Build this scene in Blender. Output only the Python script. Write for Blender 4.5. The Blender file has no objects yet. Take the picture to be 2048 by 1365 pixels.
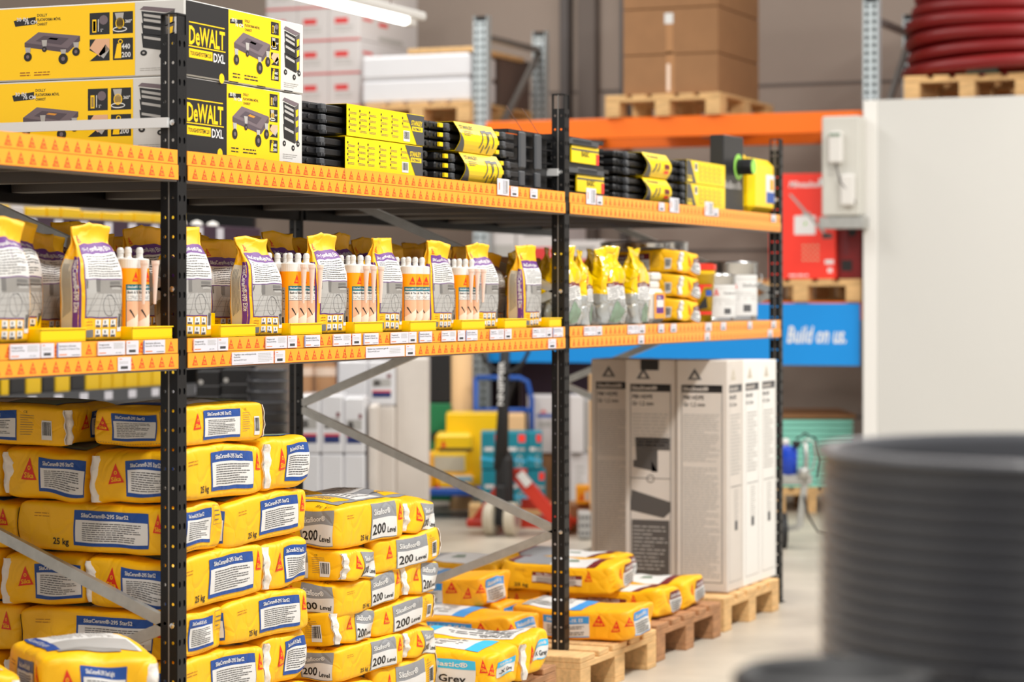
import bpy, math, random
from mathutils import Vector, Matrix, noise
rnd = random.Random(7)
# ------------------------------------------------------------------ camera, light, exposure
# the rack runs along +x (bay posts at x = 0, 2.7, 5.4), its depth along +y
SC = bpy.context.scene
COL = SC.collection
YAW = math.radians(22.95)
SY, CY = math.sin(YAW), math.cos(YAW)
CAM = Vector((-5.431, -3.228, 1.42))
cd = bpy.data.cameras.new('camera')
cd.lens = 85; cd.sensor_width = 36; cd.shift_y = -0.0432
cd.clip_start = .05; cd.clip_end = 200
cd.dof.use_dof = True; cd.dof.focus_distance = 7.0; cd.dof.aperture_fstop = 2.8
cam = bpy.data.objects.new('camera', cd); COL.objects.link(cam)
cam.location = CAM; cam.rotation_euler = (math.pi/2, 0, YAW - math.pi/2)
SC.camera = cam
SC.view_settings.view_transform = 'Standard'; SC.view_settings.look = 'None'
SC.view_settings.exposure = 0.4; SC.view_settings.gamma = 1; SC.view_settings.use_curve_mapping = False
W = bpy.data.worlds.new('world'); SC.world = W; W.use_nodes = True
W.node_tree.nodes['Background'].inputs[0].default_value = (1.0, .97, .93, 1)
W.node_tree.nodes['Background'].inputs[1].default_value = .5
def lamp(x, y, z, sx, sy, power, col=(1, .97, .92), rx=0, ry=0):
    l = bpy.data.lights.new('ceiling_lamp', 'AREA'); l.shape = 'RECTANGLE'; l.size = sx; l.size_y = sy
    l.energy = power; l.color = col
    o = bpy.data.objects.new('ceiling_lamp', l); COL.objects.link(o); o.location = (x, y, z); o.rotation_euler = (rx, ry, 0)
    return o
# rows of ceiling lamps over the aisles
for x, e in ((-5.5, 62), (-2.6, 84), (.3, 125), (3.2, 125), (6.1, 115)): lamp(x, -2.3, 4.8, 1.5, .35, e)
lamp(6.3, 3.6, 4.8, 1.5, .5, 62); lamp(9.0, 3.6, 4.8, 1.5, .5, 34)
lamp(8.9, -1.2, 4.9, 1.5, .5, 45)
lamp(-3.0, 2.4, 4.8, 1.5, .5, 60)
lamp(3.6, 4.6, 4.8, 1.5, .5, 60)

# ------------------------------------------------------------------ helpers
F_PX = 4836.0
def yat(px, x):                       # depth y of the line of sight through column px where it crosses plane x
    k = (px - 1024)/F_PX; X0, Z0 = -.855, 6.26
    return (X0 + SY*x - k*(Z0 + CY*x))/(CY + k*SY)
def xat(px, y):
    k = (px - 1024)/F_PX; X0, Z0 = -.855, 6.26
    return (k*(Z0 + SY*y) - X0 + CY*y)/(SY - k*CY)
def dist(x, y): return 6.26 + CY*x + SY*y
def zat(py, x, y): return 1.42 - (py - 594)*dist(x, y)/F_PX

MAT = {}
def lin(c):
    c = c/255
    return c/12.92 if c <= .04045 else ((c + .055)/1.055)**2.4
def mat(name, rgb, rough=.6, metal=0, bump=0, bscale=60, var=0, vscale=8, coat=0, emit=0, trans=0, stretch=None, crease=0):
    m = bpy.data.materials.new(name); m.use_nodes = True
    nt = m.node_tree; n = nt.nodes; l = nt.links; b = n['Principled BSDF']
    col = tuple(lin(c) for c in rgb) + (1,)
    b.inputs['Base Color'].default_value = col; b.inputs['Roughness'].default_value = rough
    b.inputs['Metallic'].default_value = metal
    if coat: b.inputs['Coat Weight'].default_value = coat
    if trans: b.inputs['Transmission Weight'].default_value = trans
    if emit:
        b.inputs['Emission Color'].default_value = col; b.inputs['Emission Strength'].default_value = emit
    tc = n.new('ShaderNodeTexCoord'); src = tc.outputs['Object']
    if stretch:
        mp = n.new('ShaderNodeMapping'); mp.inputs['Scale'].default_value = stretch
        l.new(src, mp.inputs[0]); src = mp.outputs[0]
    if var:
        t = n.new('ShaderNodeTexNoise'); t.inputs['Scale'].default_value = vscale; t.inputs['Detail'].default_value = 5
        l.new(src, t.inputs['Vector'])
        r = n.new('ShaderNodeMapRange'); r.inputs['From Min'].default_value = .3; r.inputs['From Max'].default_value = .7
        r.inputs['To Min'].default_value = 1 - var; r.inputs['To Max'].default_value = 1 + var*.6
        l.new(t.outputs[0], r.inputs[0])
        mx = n.new('ShaderNodeVectorMath'); mx.operation = 'SCALE'; mx.inputs[0].default_value = col[:3]
        l.new(r.outputs[0], mx.inputs['Scale']); l.new(mx.outputs[0], b.inputs['Base Color'])
    if bump:
        t = n.new('ShaderNodeTexNoise'); t.inputs['Scale'].default_value = bscale; t.inputs['Detail'].default_value = 4
        l.new(src, t.inputs['Vector']); h = t.outputs[0]
        if crease:
            v = n.new('ShaderNodeTexVoronoi'); v.feature = 'DISTANCE_TO_EDGE'; v.inputs['Scale'].default_value = crease
            w = n.new('ShaderNodeTexNoise'); w.inputs['Scale'].default_value = 6
            va = n.new('ShaderNodeVectorMath'); va.operation = 'MULTIPLY_ADD'; va.inputs[1].default_value = (.25, .25, .25)
            l.new(tc.outputs['Object'], w.inputs['Vector']); l.new(w.outputs[1], va.inputs[0]); l.new(tc.outputs['Object'], va.inputs[2])
            l.new(va.outputs[0], v.inputs['Vector'])
            mr = n.new('ShaderNodeMapRange'); mr.inputs['From Max'].default_value = .12; mr.inputs['To Min'].default_value = 0; mr.inputs['To Max'].default_value = 1.2
            l.new(v.outputs[0], mr.inputs[0])
            ad = n.new('ShaderNodeMath'); ad.operation = 'ADD'; l.new(h, ad.inputs[0]); l.new(mr.outputs[0], ad.inputs[1]); h = ad.outputs[0]
        bp = n.new('ShaderNodeBump'); bp.inputs['Strength'].default_value = bump; bp.inputs['Distance'].default_value = .004
        l.new(h, bp.inputs['Height']); l.new(bp.outputs[0], b.inputs['Normal'])
    MAT[name] = m
    return m
P = dict(rough=.5, bump=.35, bscale=34, crease=9)
mat('sack_yellow', (252, 190, 0), var=.05, vscale=5, **P)
mat('sack_orange', (252, 176, 10), **P)
mat('bag_yellow', (250, 186, 4), **P)
mat('paper_white', (238, 236, 232), **P); mat('ink_blue', (22, 72, 150), **P); mat('ink_navy', (24, 44, 104), **P)
mat('ink_black', (28, 26, 26), rough=.5); mat('ink_grey', (90, 90, 92), rough=.6); mat('ink_light', (175, 172, 168), rough=.6)
mat('label_grey', (140, 142, 146), **P); mat('label_white', (222, 221, 219), rough=.5)
mat('sika_red', (225, 45, 20), rough=.5); mat('purple', (98, 42, 128), rough=.5); mat('maroon', (112, 28, 34), rough=.5)
mat('sky_blue', (60, 150, 220), rough=.5); mat('cyan', (60, 185, 230), rough=.5); mat('teal', (0, 105, 120), rough=.5)
mat('photo_grey', (112, 110, 108), rough=.5); mat('photo_light', (172, 170, 167), rough=.5); mat('photo_dark', (84, 80, 78), rough=.5)
mat('photo_green', (120, 140, 120), rough=.5); mat('photo_mid', (144, 141, 137), rough=.5)
mat('peach', (225, 175, 140), rough=.5); mat('peach_light', (240, 215, 195), rough=.5); mat('side_beige', (190, 180, 160), rough=.5)
mat('valve_white', (236, 230, 222), rough=.7, bump=.6, bscale=90)
mat('tray_yellow', (250, 208, 0), rough=.32); mat('tube_orange', (250, 165, 10), rough=.3); mat('tube_white', (222, 219, 214), rough=.35)
mat('nozzle', (232, 205, 190), rough=.35)
mat('strip_orange', (255, 166, 48), rough=.3); mat('strip_red', (226, 66, 30), rough=.5); mat('strip_edge', (150, 80, 20), rough=.6)
mat('tag_white', (214, 213, 222), rough=.4); mat('tag_blue', (40, 80, 160), rough=.4); mat('tag_orange', (235, 130, 70), rough=.5)
mat('post_black', (20, 20, 22), rough=.42, metal=.3, bump=.1, bscale=200); mat('galv', (186, 186, 182), rough=.36, metal=.6, var=.12, vscale=30)
mat('bar_white', (225, 225, 225), rough=.35, metal=.3); mat('kraft_light', (226, 186, 136), rough=.7); mat('carton_dark', (104, 86, 78), rough=.8)
mat('steel_dark', (128, 124, 120), rough=.4, metal=.3); mat('bolt', (215, 215, 215), rough=.25, metal=1)
mat('board', (158, 134, 112), rough=.8, var=.2, vscale=20)
mat('wood', (222, 180, 124), rough=.75, var=.22, vscale=9, stretch=(1, 6, 6), bump=.3, bscale=30)
mat('wood_dark', (176, 128, 88), rough=.8, var=.3, vscale=9, stretch=(1, 6, 6), bump=.3, bscale=30)
mat('dw_yellow', (255, 205, 8), rough=.35); mat('dw_black', (34, 34, 36), rough=.35); mat('dw_white', (212, 210, 206), rough=.35)
mat('dolly_grey', (84, 72, 80), rough=.5); mat('dolly_mid', (112, 98, 104), rough=.5); mat('kraft', (176, 128, 84), rough=.7, var=.06)
mat('plastic_black', (24, 24, 26), rough=.38, bump=.1, bscale=120); mat('plastic_grey', (72, 74, 78), rough=.4)
mat('stanley_yellow', (248, 212, 0), rough=.35); mat('stanley_grey', (74, 74, 76), rough=.4)
mat('foil_yellow', (245, 200, 0), rough=.16, coat=.6, bump=.8, bscale=14, crease=12)
mat('foil_silver', (190, 192, 190), rough=.2, metal=.5, coat=.6, bump=.8, bscale=14, crease=12)
mat('tin', (205, 205, 205), rough=.2, metal=.95); mat('red_lid', (215, 50, 30), rough=.3); mat('can_yellow', (240, 196, 10), rough=.35)
mat('beam_orange', (255, 118, 4), rough=.4); mat('galv_blue', (192, 202, 206), rough=.4, metal=.35)
mat('banner_blue', (0, 145, 230), rough=.5); mat('white', (240, 240, 240), rough=.5)
mat('carton', (152, 110, 72), rough=.75, var=.06); mat('carton_white', (208, 203, 202), rough=.6); mat('carton_beige', (212, 204, 196), rough=.65, var=.03)
mat('carton_end', (232, 230, 226), rough=.6)
mat('film_white', (222, 222, 226), rough=.25, coat=.3, bump=.5, bscale=10); mat('box_red', (255, 62, 46), rough=.45); mat('box_print_red', (214, 58, 58), rough=.6)
mat('pvc_green', (54, 72, 66), rough=.5); mat('hose_red', (124, 12, 14), rough=.4); mat('rubber', (30, 30, 32), rough=.6)
mat('trolley_blue', (20, 80, 170), rough=.35); mat('jack_red', (205, 56, 36), rough=.4); mat('wheel_cream', (200, 190, 170), rough=.5)
mat('teal_box', (0, 130, 150), rough=.5); mat('teal_board', (150, 232, 212), rough=.6); mat('pump_blue', (20, 70, 200), rough=.35)
mat('green_box', (20, 120, 70), rough=.5); mat('cab_grey', (206, 204, 196), rough=.45); mat('panel_white', (208, 207, 203), rough=.5)
mat('drum_black', (72, 73, 78), rough=.3, bump=.15, bscale=60); mat('tube_light', (255, 255, 250), emit=6); mat('violet_dark', (58, 38, 56), rough=.5)
mat('lime', (150, 215, 90), rough=.4); mat('wire_steel', (120, 90, 80), rough=.4, metal=.6)
mat('wall_panel', (162, 147, 136), rough=.8, var=.04, vscale=1.5)
mat('wall_seam', (112, 102, 96), rough=.8); mat('pipe_grey', (90, 84, 82), rough=.5)
mat('concrete', (188, 179, 164), rough=.4, var=.24, vscale=1.9, bump=.1, bscale=30)

class MB:
    def __init__(s): s.v = []; s.f = []; s.m = []; s.mats = []
    def mi(s, m):
        if m not in s.mats: s.mats.append(m)
        return s.mats.index(m)
    def add(s, vs, fs, m):
        k = len(s.v); s.v += [tuple(p) for p in vs]; i = s.mi(m)
        for f in fs: s.f.append([k + a for a in f]); s.m.append(i)
        return s
    def box(s, x0, y0, z0, x1, y1, z1, m, c=0):
        if not c:
            v = [(x, y, z) for z in (z0, z1) for y in (y0, y1) for x in (x0, x1)]
            return s.add(v, [(0, 2, 3, 1), (4, 5, 7, 6), (0, 1, 5, 4), (2, 6, 7, 3), (0, 4, 6, 2), (1, 3, 7, 5)], m)
        c = min(c, (x1-x0)/2.01, (y1-y0)/2.01, (z1-z0)/2.01)
        cx, cy, cz = (x0+x1)/2, (y0+y1)/2, (z0+z1)/2; hx, hy, hz = (x1-x0)/2, (y1-y0)/2, (z1-z0)/2
        v = []; ix = {}
        for sx in (-1, 1):
            for sy in (-1, 1):
                for sz in (-1, 1):
                    for a in range(3):
                        d = [hx, hy, hz]
                        for q in range(3):
                            if q != a: d[q] -= c
                        ix[sx, sy, sz, a] = len(v); v.append((cx+sx*d[0], cy+sy*d[1], cz+sz*d[2]))
        f = []
        for a in range(3):
            b, e = (a+1) % 3, (a+2) % 3
            for sg in (-1, 1):
                q = []
                for p, r in ((-1, -1), (1, -1), (1, 1), (-1, 1)):
                    t = [0, 0, 0]; t[a] = sg; t[b] = p; t[e] = r; q.append(ix[t[0], t[1], t[2], a])
                f.append(q if sg > 0 else q[::-1])
            for p in (-1, 1):
                for r in (-1, 1):
                    t0 = [0, 0, 0]; t0[b] = p; t0[e] = r; t1 = t0[:]; t0[a] = -1; t1[a] = 1
                    q = [ix[(*t0, b)], ix[(*t1, b)], ix[(*t1, e)], ix[(*t0, e)]]
                    f.append(q if p*r > 0 else q[::-1])
        for sx in (-1, 1):
            for sy in (-1, 1):
                for sz in (-1, 1):
                    q = [ix[sx, sy, sz, 0], ix[sx, sy, sz, 1], ix[sx, sy, sz, 2]]
                    f.append(q if sx*sy*sz > 0 else q[::-1])
        return s.add(v, f, m)
    def tube(s, pts, r, m, n=8, cap=True, rs=None):
        pts = [Vector(p) for p in pts]; v = []; f = []; N = len(pts)
        up = None
        for i, p in enumerate(pts):
            d = (pts[min(i+1, N-1)] - pts[max(i-1, 0)]).normalized()
            if up is None: up = d.orthogonal().normalized()
            up = (up - d*up.dot(d)).normalized(); sd = d.cross(up)
            rr = rs[i] if rs else r
            for k in range(n):
                a = 2*math.pi*k/n; v.append(p + (up*math.cos(a) + sd*math.sin(a))*rr)
        for i in range(N-1):
            for k in range(n): f.append((i*n+k, i*n+(k+1) % n, (i+1)*n+(k+1) % n, (i+1)*n+k))
        if cap: f += [tuple(range(n))[::-1], tuple(range((N-1)*n, N*n))]
        return s.add(v, f, m)
    def lathe(s, prof, m, n=24, c=(0, 0, 0), closed=False, axis='z'):
        v = []; f = []; N = len(prof)
        for r, z in prof:
            for k in range(n):
                a = 2*math.pi*k/n; p = (r*math.cos(a), r*math.sin(a), z)
                if axis == 'y': p = (p[0], p[2], p[1])
                if axis == 'x': p = (p[2], p[0], p[1])
                v.append((p[0]+c[0], p[1]+c[1], p[2]+c[2]))
        for i in range(N-1):
            for k in range(n): f.append((i*n+k, i*n+(k+1) % n, (i+1)*n+(k+1) % n, (i+1)*n+k))
        if not closed:
            f += [tuple(range(n))[::-1], tuple(range((N-1)*n, N*n))]
        return s.add(v, f, m)
    def bar(s, a, b, w, h, m, up=(0, 0, 1)):
        a, b = Vector(a), Vector(b); d = (b-a).normalized(); u = Vector(up); sd = d.cross(u).normalized(); u = sd.cross(d)
        v = [p + sd*x*w/2 + u*y*h/2 for p in (a, b) for x, y in ((-1, -1), (1, -1), (1, 1), (-1, 1))]
        return s.add(v, [(3, 2, 1, 0), (4, 5, 6, 7), (0, 1, 5, 4), (1, 2, 6, 5), (2, 3, 7, 6), (3, 0, 4, 7)], m)
    def build(s, name, parent=None, smooth=False, loc=None):
        me = bpy.data.meshes.new(name); me.from_pydata(s.v, [], s.f)
        for m in s.mats: me.materials.append(MAT[m])
        me.polygons.foreach_set('material_index', s.m)
        if smooth: me.polygons.foreach_set('use_smooth', [True]*len(s.f))
        me.update()
        o = bpy.data.objects.new(name, me); COL.objects.link(o)
        if parent: o.parent = parent
        if loc: o.location = loc
        return o
def tag(o, label, cat, group=None):
    o['label'] = label; o['category'] = cat
    if group: o['group'] = group
    return o
def thing(name, label, cat, loc=(0, 0, 0), rz=0, group=None):
    o = bpy.data.objects.new(name, None); COL.objects.link(o); o.empty_display_size = .1
    o.location = loc; o.rotation_euler = (0, 0, rz)
    return tag(o, label, cat, group)
KIDS = {}
def dup(o, loc, rz, label=None, group=None, rx=0, ry=0):
    def cp(a, par):
        c = a.copy(); COL.objects.link(c)
        if par: c.parent = par
        for ch in a.children: cp(ch, c)
        return c
    c = cp(o, None); c.location = loc; c.rotation_euler = (rx, ry, rz)
    if label: c['label'] = label
    if group: c['group'] = group
    return c
class Proto:                             # the first placing moves the original, later ones copy it
    def __init__(s, o): s.o = o; s.used = False
    def put(s, loc, rz, label, group=None, rx=0, ry=0):
        if s.used: return dup(s.o, loc, rz, label, group, rx, ry)
        s.used = True; s.o.location = loc; s.o.rotation_euler = (rx, ry, rz); s.o['label'] = label
        if group: s.o['group'] = group
        return s.o

# ------------------------------------------------------------------ flat prints mapped on surfaces
TXT = {}
def text_tris(body, bold):
    k = (body, bold)
    if k in TXT: return TXT[k]
    c = bpy.data.curves.new('lettering', 'FONT'); c.body = body; c.size = 1; c.resolution_u = 2
    c.fill_mode = 'FRONT'; c.offset = .022 if bold else 0
    o = bpy.data.objects.new('lettering', c); COL.objects.link(o)
    dg = bpy.context.evaluated_depsgraph_get(); me = bpy.data.meshes.new_from_object(o.evaluated_get(dg))
    me.calc_loop_triangles()
    v = [(p.co.x, p.co.y) for p in me.vertices]; t = [tuple(x.vertices) for x in me.loop_triangles]
    bpy.data.objects.remove(o); bpy.data.meshes.remove(me); bpy.data.curves.remove(c)
    if not v: v = [(0, 0)]
    x0 = min(p[0] for p in v); x1 = max(p[0] for p in v)
    TXT[k] = ([(a-x0, b) for a, b in v], t, x1-x0)
    return TXT[k]
class Art:
    def __init__(s): s.items = []; s.z = 0
    def up(s): s.z += 1; return s
    def rect(s, x0, y0, x1, y1, m, cell=None):
        s.items.append(('r', (x0, y0, x1, y1), m, s.z, cell)); return s
    def poly(s, pts, m): s.items.append(('p', pts, m, s.z, None)); return s
    def circ(s, x, y, r, m, n=14, ry=None): return s.poly([(x+r*math.cos(2*math.pi*k/n), y+(ry or r)*math.sin(2*math.pi*k/n)) for k in range(n)], m)
    def ring(s, x, y, rx, ry, w, m, n=20):
        for k in range(n):
            a, b = 2*math.pi*k/n, 2*math.pi*(k+1)/n
            s.poly([(x+rx*math.cos(a), y+ry*math.sin(a)), (x+rx*math.cos(b), y+ry*math.sin(b)), (x+(rx-w)*math.cos(b), y+(ry-w)*math.sin(b)), (x+(rx-w)*math.cos(a), y+(ry-w)*math.sin(a))], m)
        return s
    def frame(s, x0, y0, x1, y1, w, m):
        return s.rect(x0, y0, x1, y0+w, m).rect(x0, y1-w, x1, y1, m).rect(x0, y0, x0+w, y1, m).rect(x1-w, y0, x1, y1, m)
    def text(s, body, x, y, h, m, w=None, bold=False, rot=0, shear=0, align='l'):
        v, t, tw = text_tris(body, bold); sc = h/.73; sx = (w/tw) if w else sc*.92
        if align == 'c': x -= (0 if rot else tw*sx/2)
        if align == 'r': x -= tw*sx
        out = []
        for a, b in v:
            p, q = a*sx + b*sc*shear, b*sc
            if rot == 90: p, q = -q, p
            elif rot == -90: p, q = q, -p
            out.append((x+p, y+q))
        s.items.append(('t', (out, t), m, s.z, None)); return s
    def lines(s, x0, y0, x1, y1, n, m='ink_grey', th=.45, seed=1, words=True):
        r = random.Random(seed); d = (y1-y0)/n
        for k in range(n):
            y = y1-(k+.75)*d; x = x0; e = x0+(x1-x0)*(r.uniform(.55, 1) if k % 3 == 2 else r.uniform(.88, 1))
            while x < e:
                w = r.uniform(1.2, 4)*d*.9 if words else e-x
                s.rect(x, y, min(x+w, e), y+d*th, m, 9); x += w + d*.35
        return s
    def logo(s, x, y, h, m='sika_red', ink='sack_yellow', w=None):
        w = w or h*.8
        s.poly([(x, y), (x+w, y), (x+w/2, y+h)], m); s.up()
        s.text('Sika', x+w*.2, y+h*.1, h*.25, ink, w=w*.62, bold=True)
        s.ring(x+w/2, y+h*.55, w*.1, h*.1, w*.05, ink, 8)
        s.z -= 1; return s
    def barcode(s, x, y, w, h, seed=3):
        s.rect(x, y, x+w, y+h, 'label_white'); s.up(); r = random.Random(seed); a = x+w*.1
        while a < x+w*.88:
            b = w*r.choice((.03, .05, .08)); s.rect(a, y+h*.22, a+b, y+h*.92, 'ink_black', 9); a += b + w*r.choice((.035, .06))
        s.z -= 1; return s
    def emit(s, mb, fn, eps=.0003, step=.0002, cell=.03):
        # fn(x, y) -> (position, normal)
        for kind, d, m, z, cc in s.items:
            off = eps + z*step; c = cc or cell
            def mp(p):
                q, n = fn(p[0], p[1]); return q + n*off
            if kind == 'r':
                x0, y0, x1, y1 = d; nx = max(1, math.ceil((x1-x0)/c)); ny = max(1, math.ceil((y1-y0)/c))
                vs = [mp((x0+(x1-x0)*i/nx, y0+(y1-y0)*j/ny)) for j in range(ny+1) for i in range(nx+1)]
                mb.add(vs, [(j*(nx+1)+i, j*(nx+1)+i+1, (j+1)*(nx+1)+i+1, (j+1)*(nx+1)+i) for j in range(ny) for i in range(nx)], m)
            elif kind == 't': mb.add([mp(p) for p in d[0]], d[1], m)
            else:
                def sub(a, b, e, dep):
                    la, lb, le = math.dist(a, b), math.dist(b, e), math.dist(e, a); mx = max(la, lb, le)
                    if mx < c or dep > 7: return [(a, b, e)]
                    if mx == la: q = ((a[0]+b[0])/2, (a[1]+b[1])/2); return sub(a, q, e, dep+1)+sub(q, b, e, dep+1)
                    if mx == lb: q = ((b[0]+e[0])/2, (b[1]+e[1])/2); return sub(a, b, q, dep+1)+sub(a, q, e, dep+1)
                    q = ((e[0]+a[0])/2, (e[1]+a[1])/2); return sub(a, b, q, dep+1)+sub(q, b, e, dep+1)
                if max(max(p[0] for p in d)-min(p[0] for p in d), max(p[1] for p in d)-min(p[1] for p in d)) < c:
                    mb.add([mp(p) for p in d], [tuple(range(len(d)))], m)
                else:
                    for k in range(1, len(d)-1):
                        for tri in sub(d[0], d[k], d[k+1], 0): mb.add([mp(p) for p in tri], [(0, 1, 2)], m)
        return mb
def plane_fn(o, ux, uy):
    o, ux, uy = Vector(o), Vector(ux), Vector(uy); n = ux.cross(uy).normalized()
    return lambda x, y: (o + ux*x + uy*y, n)
def face_front(x0, y, z0): return plane_fn((x0, y, z0), (1, 0, 0), (0, 0, 1))      # faces -y
def face_left(x, y1, z0): return plane_fn((x, y1, z0), (0, -1, 0), (0, 0, 1))      # faces -x, measured from the far edge

# ------------------------------------------------------------------ lying cement sacks
def sack_G(L, Wd, H, seed, lump=1.0):
    p = 15; r = random.Random(seed); off = Vector((r.uniform(0, 50), r.uniform(0, 50), r.uniform(0, 50)))
    bend = r.uniform(-.012, .012)*lump; tw = r.uniform(-.02, .02)*lump
    def G(a, b, c):
        k = (abs(a)**p + abs(b)**p + abs(c)**p)**(1/p); a, b, c = a/k, b/k, c/k
        ex = abs(a)**5; ey = abs(b)**5
        x = a*L/2*(1 + .015*(1-c*c)); y = b*Wd/2*(1 + .02*(1-c*c) - .02*ex)
        z = c*H/2*(1 - .035*ex - .025*ey) + max(c, 0)*H*.07*(1-a*a)*(1-b*b)*lump
        z += bend*a*a*(.65+.35*c) + tw*a*b*.4
        q = Vector((x, y, z)); n1 = noise.noise_vector(q*5+off); n2 = noise.noise_vector(q*16+off)
        q += n1*.006*lump + n2*.002*lump
        # pulled creases running in from the corners
        cr = math.sin((a*3.1+b*2.3+c*1.2)*2.2+seed)*max(0, abs(a)-.55)*.008*lump
        q.x += cr; q.z += cr*.7 + H/2
        return q
    return G
def surf(G, f):
    def fn(x, y):
        a = f(x, y); e = .004; p = G(*a); px = G(*f(x+e, y)); py = G(*f(x, y+e))
        n = (px-p).cross(py-p); n.normalize(); return p, n
    return fn
def sack_faces(L, Wd, H):
    return {'A': lambda x, y: (2*x/L-1, -1, 2*y/H-1), 'B': lambda x, y: (1-2*x/L, 1, 2*y/H-1),
            'EA': lambda x, y: (-1, 1-2*x/Wd, 2*y/H-1), 'EB': lambda x, y: (1, 2*x/Wd-1, 2*y/H-1),
            'T': lambda x, y: (2*x/L-1, 2*y/Wd-1, 1)}
def sack_body(G, m, nx=46, ny=30, nz=18):
    mb = MB(); ix = {}; v = []
    def vi(i, j, k):
        key = (i, j, k)
        if key not in ix: ix[key] = len(v); v.append(G(*(math.sin(math.pi/2*t)*.35+t*.65 for t in (2*i/nx-1, 2*j/ny-1, 2*k/nz-1))))
        return ix[key]
    f = []
    for i in range(nx):
        for j in range(ny):
            f.append((vi(i, j, nz), vi(i+1, j, nz), vi(i+1, j+1, nz), vi(i, j+1, nz))); f.append((vi(i, j, 0), vi(i, j+1, 0), vi(i+1, j+1, 0), vi(i+1, j, 0)))
    for i in range(nx):
        for k in range(nz):
            f.append((vi(i, 0, k), vi(i+1, 0, k), vi(i+1, 0, k+1), vi(i, 0, k+1))); f.append((vi(i, ny, k), vi(i, ny, k+1), vi(i+1, ny, k+1), vi(i+1, ny, k)))
    for j in range(ny):
        for k in range(nz):
            f.append((vi(0, j, k), vi(0, j, k+1), vi(0, j+1, k+1), vi(0, j+1, k))); f.append((vi(nx, j, k), vi(nx, j+1, k), vi(nx, j+1, k+1), vi(nx, j, k+1)))
    return mb.add(v, f, m)
def lab_tile(a, x0, y0, x1, y1, st, seed):       # tile adhesive label: coloured frame, white text field
    w, h = x1-x0, y1-y0; a.rect(x0, y0, x1, y1, st['frame']); a.up()
    a.rect(x0+.006, y0+h*.1, x1-.003, y1-h*.27, 'label_white'); a.up()
    a.text(st['title'], x0+w*.1, y1-h*.19, h*.115, 'label_white', w=min(w*.64, .15), bold=True)
    a.lines(x0+w*.12, y0+h*.14, x1-w*.1, y1-h*.32, 9, 'ink_grey', .4, seed); a.z -= 2
def lab_floor(a, x0, y0, x1, y1, st, seed):
    w, h = x1-x0, y1-y0; a.rect(x0, y0, x1, y1, 'label_grey'); a.up()
    a.rect(x0+.005, y0+.003, x1, y0+h*.58, 'label_white'); a.up()
    a.text('Sikafloor\u00ae', x0+w*.08, y0+h*.68, h*.17, 'label_white', w=w*.66, bold=True)
    a.text('200', x0+w*.06, y0+h*.14, h*.3, 'ink_black', w=w*.46, bold=True); a.text('Level', x0+w*.6, y0+h*.14, h*.16, 'ink_black', w=w*.34, bold=True); a.z -= 2
def lab_small(a, x0, y0, x1, y1, st, seed):
    w, h = x1-x0, y1-y0; a.rect(x0, y0, x1, y1, 'label_white'); a.rect(x0, y0, x1, y0+.004, st['frame']); a.up()
    a.rect(x0, y1-h*.34, x1, y1, st['frame']); a.up()
    a.text(st['title'], x0+w*.07, y1-h*.26, h*.17, 'label_white', w=w*.8, bold=True)
    if st.get('sub'): a.text(st['sub'], x0+w*.1, y0+h*.2, h*.26, 'ink_black', w=w*.75, bold=True)
    else: a.lines(x0+w*.08, y0+h*.1, x1-w*.08, y1-h*.42, 5, 'ink_grey', .4, seed)
    a.z -= 2
ST = {
 'tile': dict(lab=lab_tile, frame='ink_blue', title='SikaCeram\u00ae-295 StarS2', dims=(.485, .265, .137), A=(.185, .415, .14, .88), B=(.135, .33, .12, .86), EA=(.115, .258, .14, .86), EB=(.065, .2, .16, .86), top='tile', body='sack_yellow', lump=1),
 'floor': dict(lab=lab_floor, frame='label_grey', title='Sikafloor\u00ae', dims=(.455, .262, .112), A=(.22, .385, .06, .96), B=(.125, .345, .06, .94), EA=(.14, .25, .08, .92), EB=(.09, .22, .06, .94), top='floor', body='sack_yellow', lump=1.35),
 'light': dict(lab=lab_tile, frame='ink_blue', title='SikaCeram\u00ae-290 StarLight', dims=(.40, .29, .14), A=(.13, .33, .14, .86), B=(.1, .3, .12, .86), EA=(.085, .2, .1, .86), EB=(.09, .205, .12, .86), top='light', body='sack_yellow', lump=1.5),
 'lastic': dict(lab=lab_small, frame='sky_blue', title='Sikalastic\u00ae-1K ES', dims=(.47, .27, .11), A=(.13, .31, .1, .85), B=(.2, .42, .1, .85), EA=(.1, .24, .1, .85), EB=(.03, .2, .1, .85), top='lastic', body='sack_orange', lump=1.5),
 'grey': dict(lab=lab_small, frame='cyan', title='Sikalastic\u00ae', sub='-X Grey', dims=(.46, .24, .125), A=(.2, .4, .1, .8), B=(.05, .25, .1, .8), EA=(.1, .22, .3, .75), EB=(.04, .2, .35, .75), top='grey', body='sack_yellow', lump=1.5),
 'mono': dict(lab=lab_small, frame='maroon', title='Sika MonoTop\u00ae-4012', dims=(.47, .27, .105), A=(.13, .34, .3, .7), B=(.1, .32, .1, .85), EA=(.14, .25, .1, .8), EB=(.14, .25, .1, .85), top='mono', body='sack_yellow', lump=1.6),
}
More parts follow.
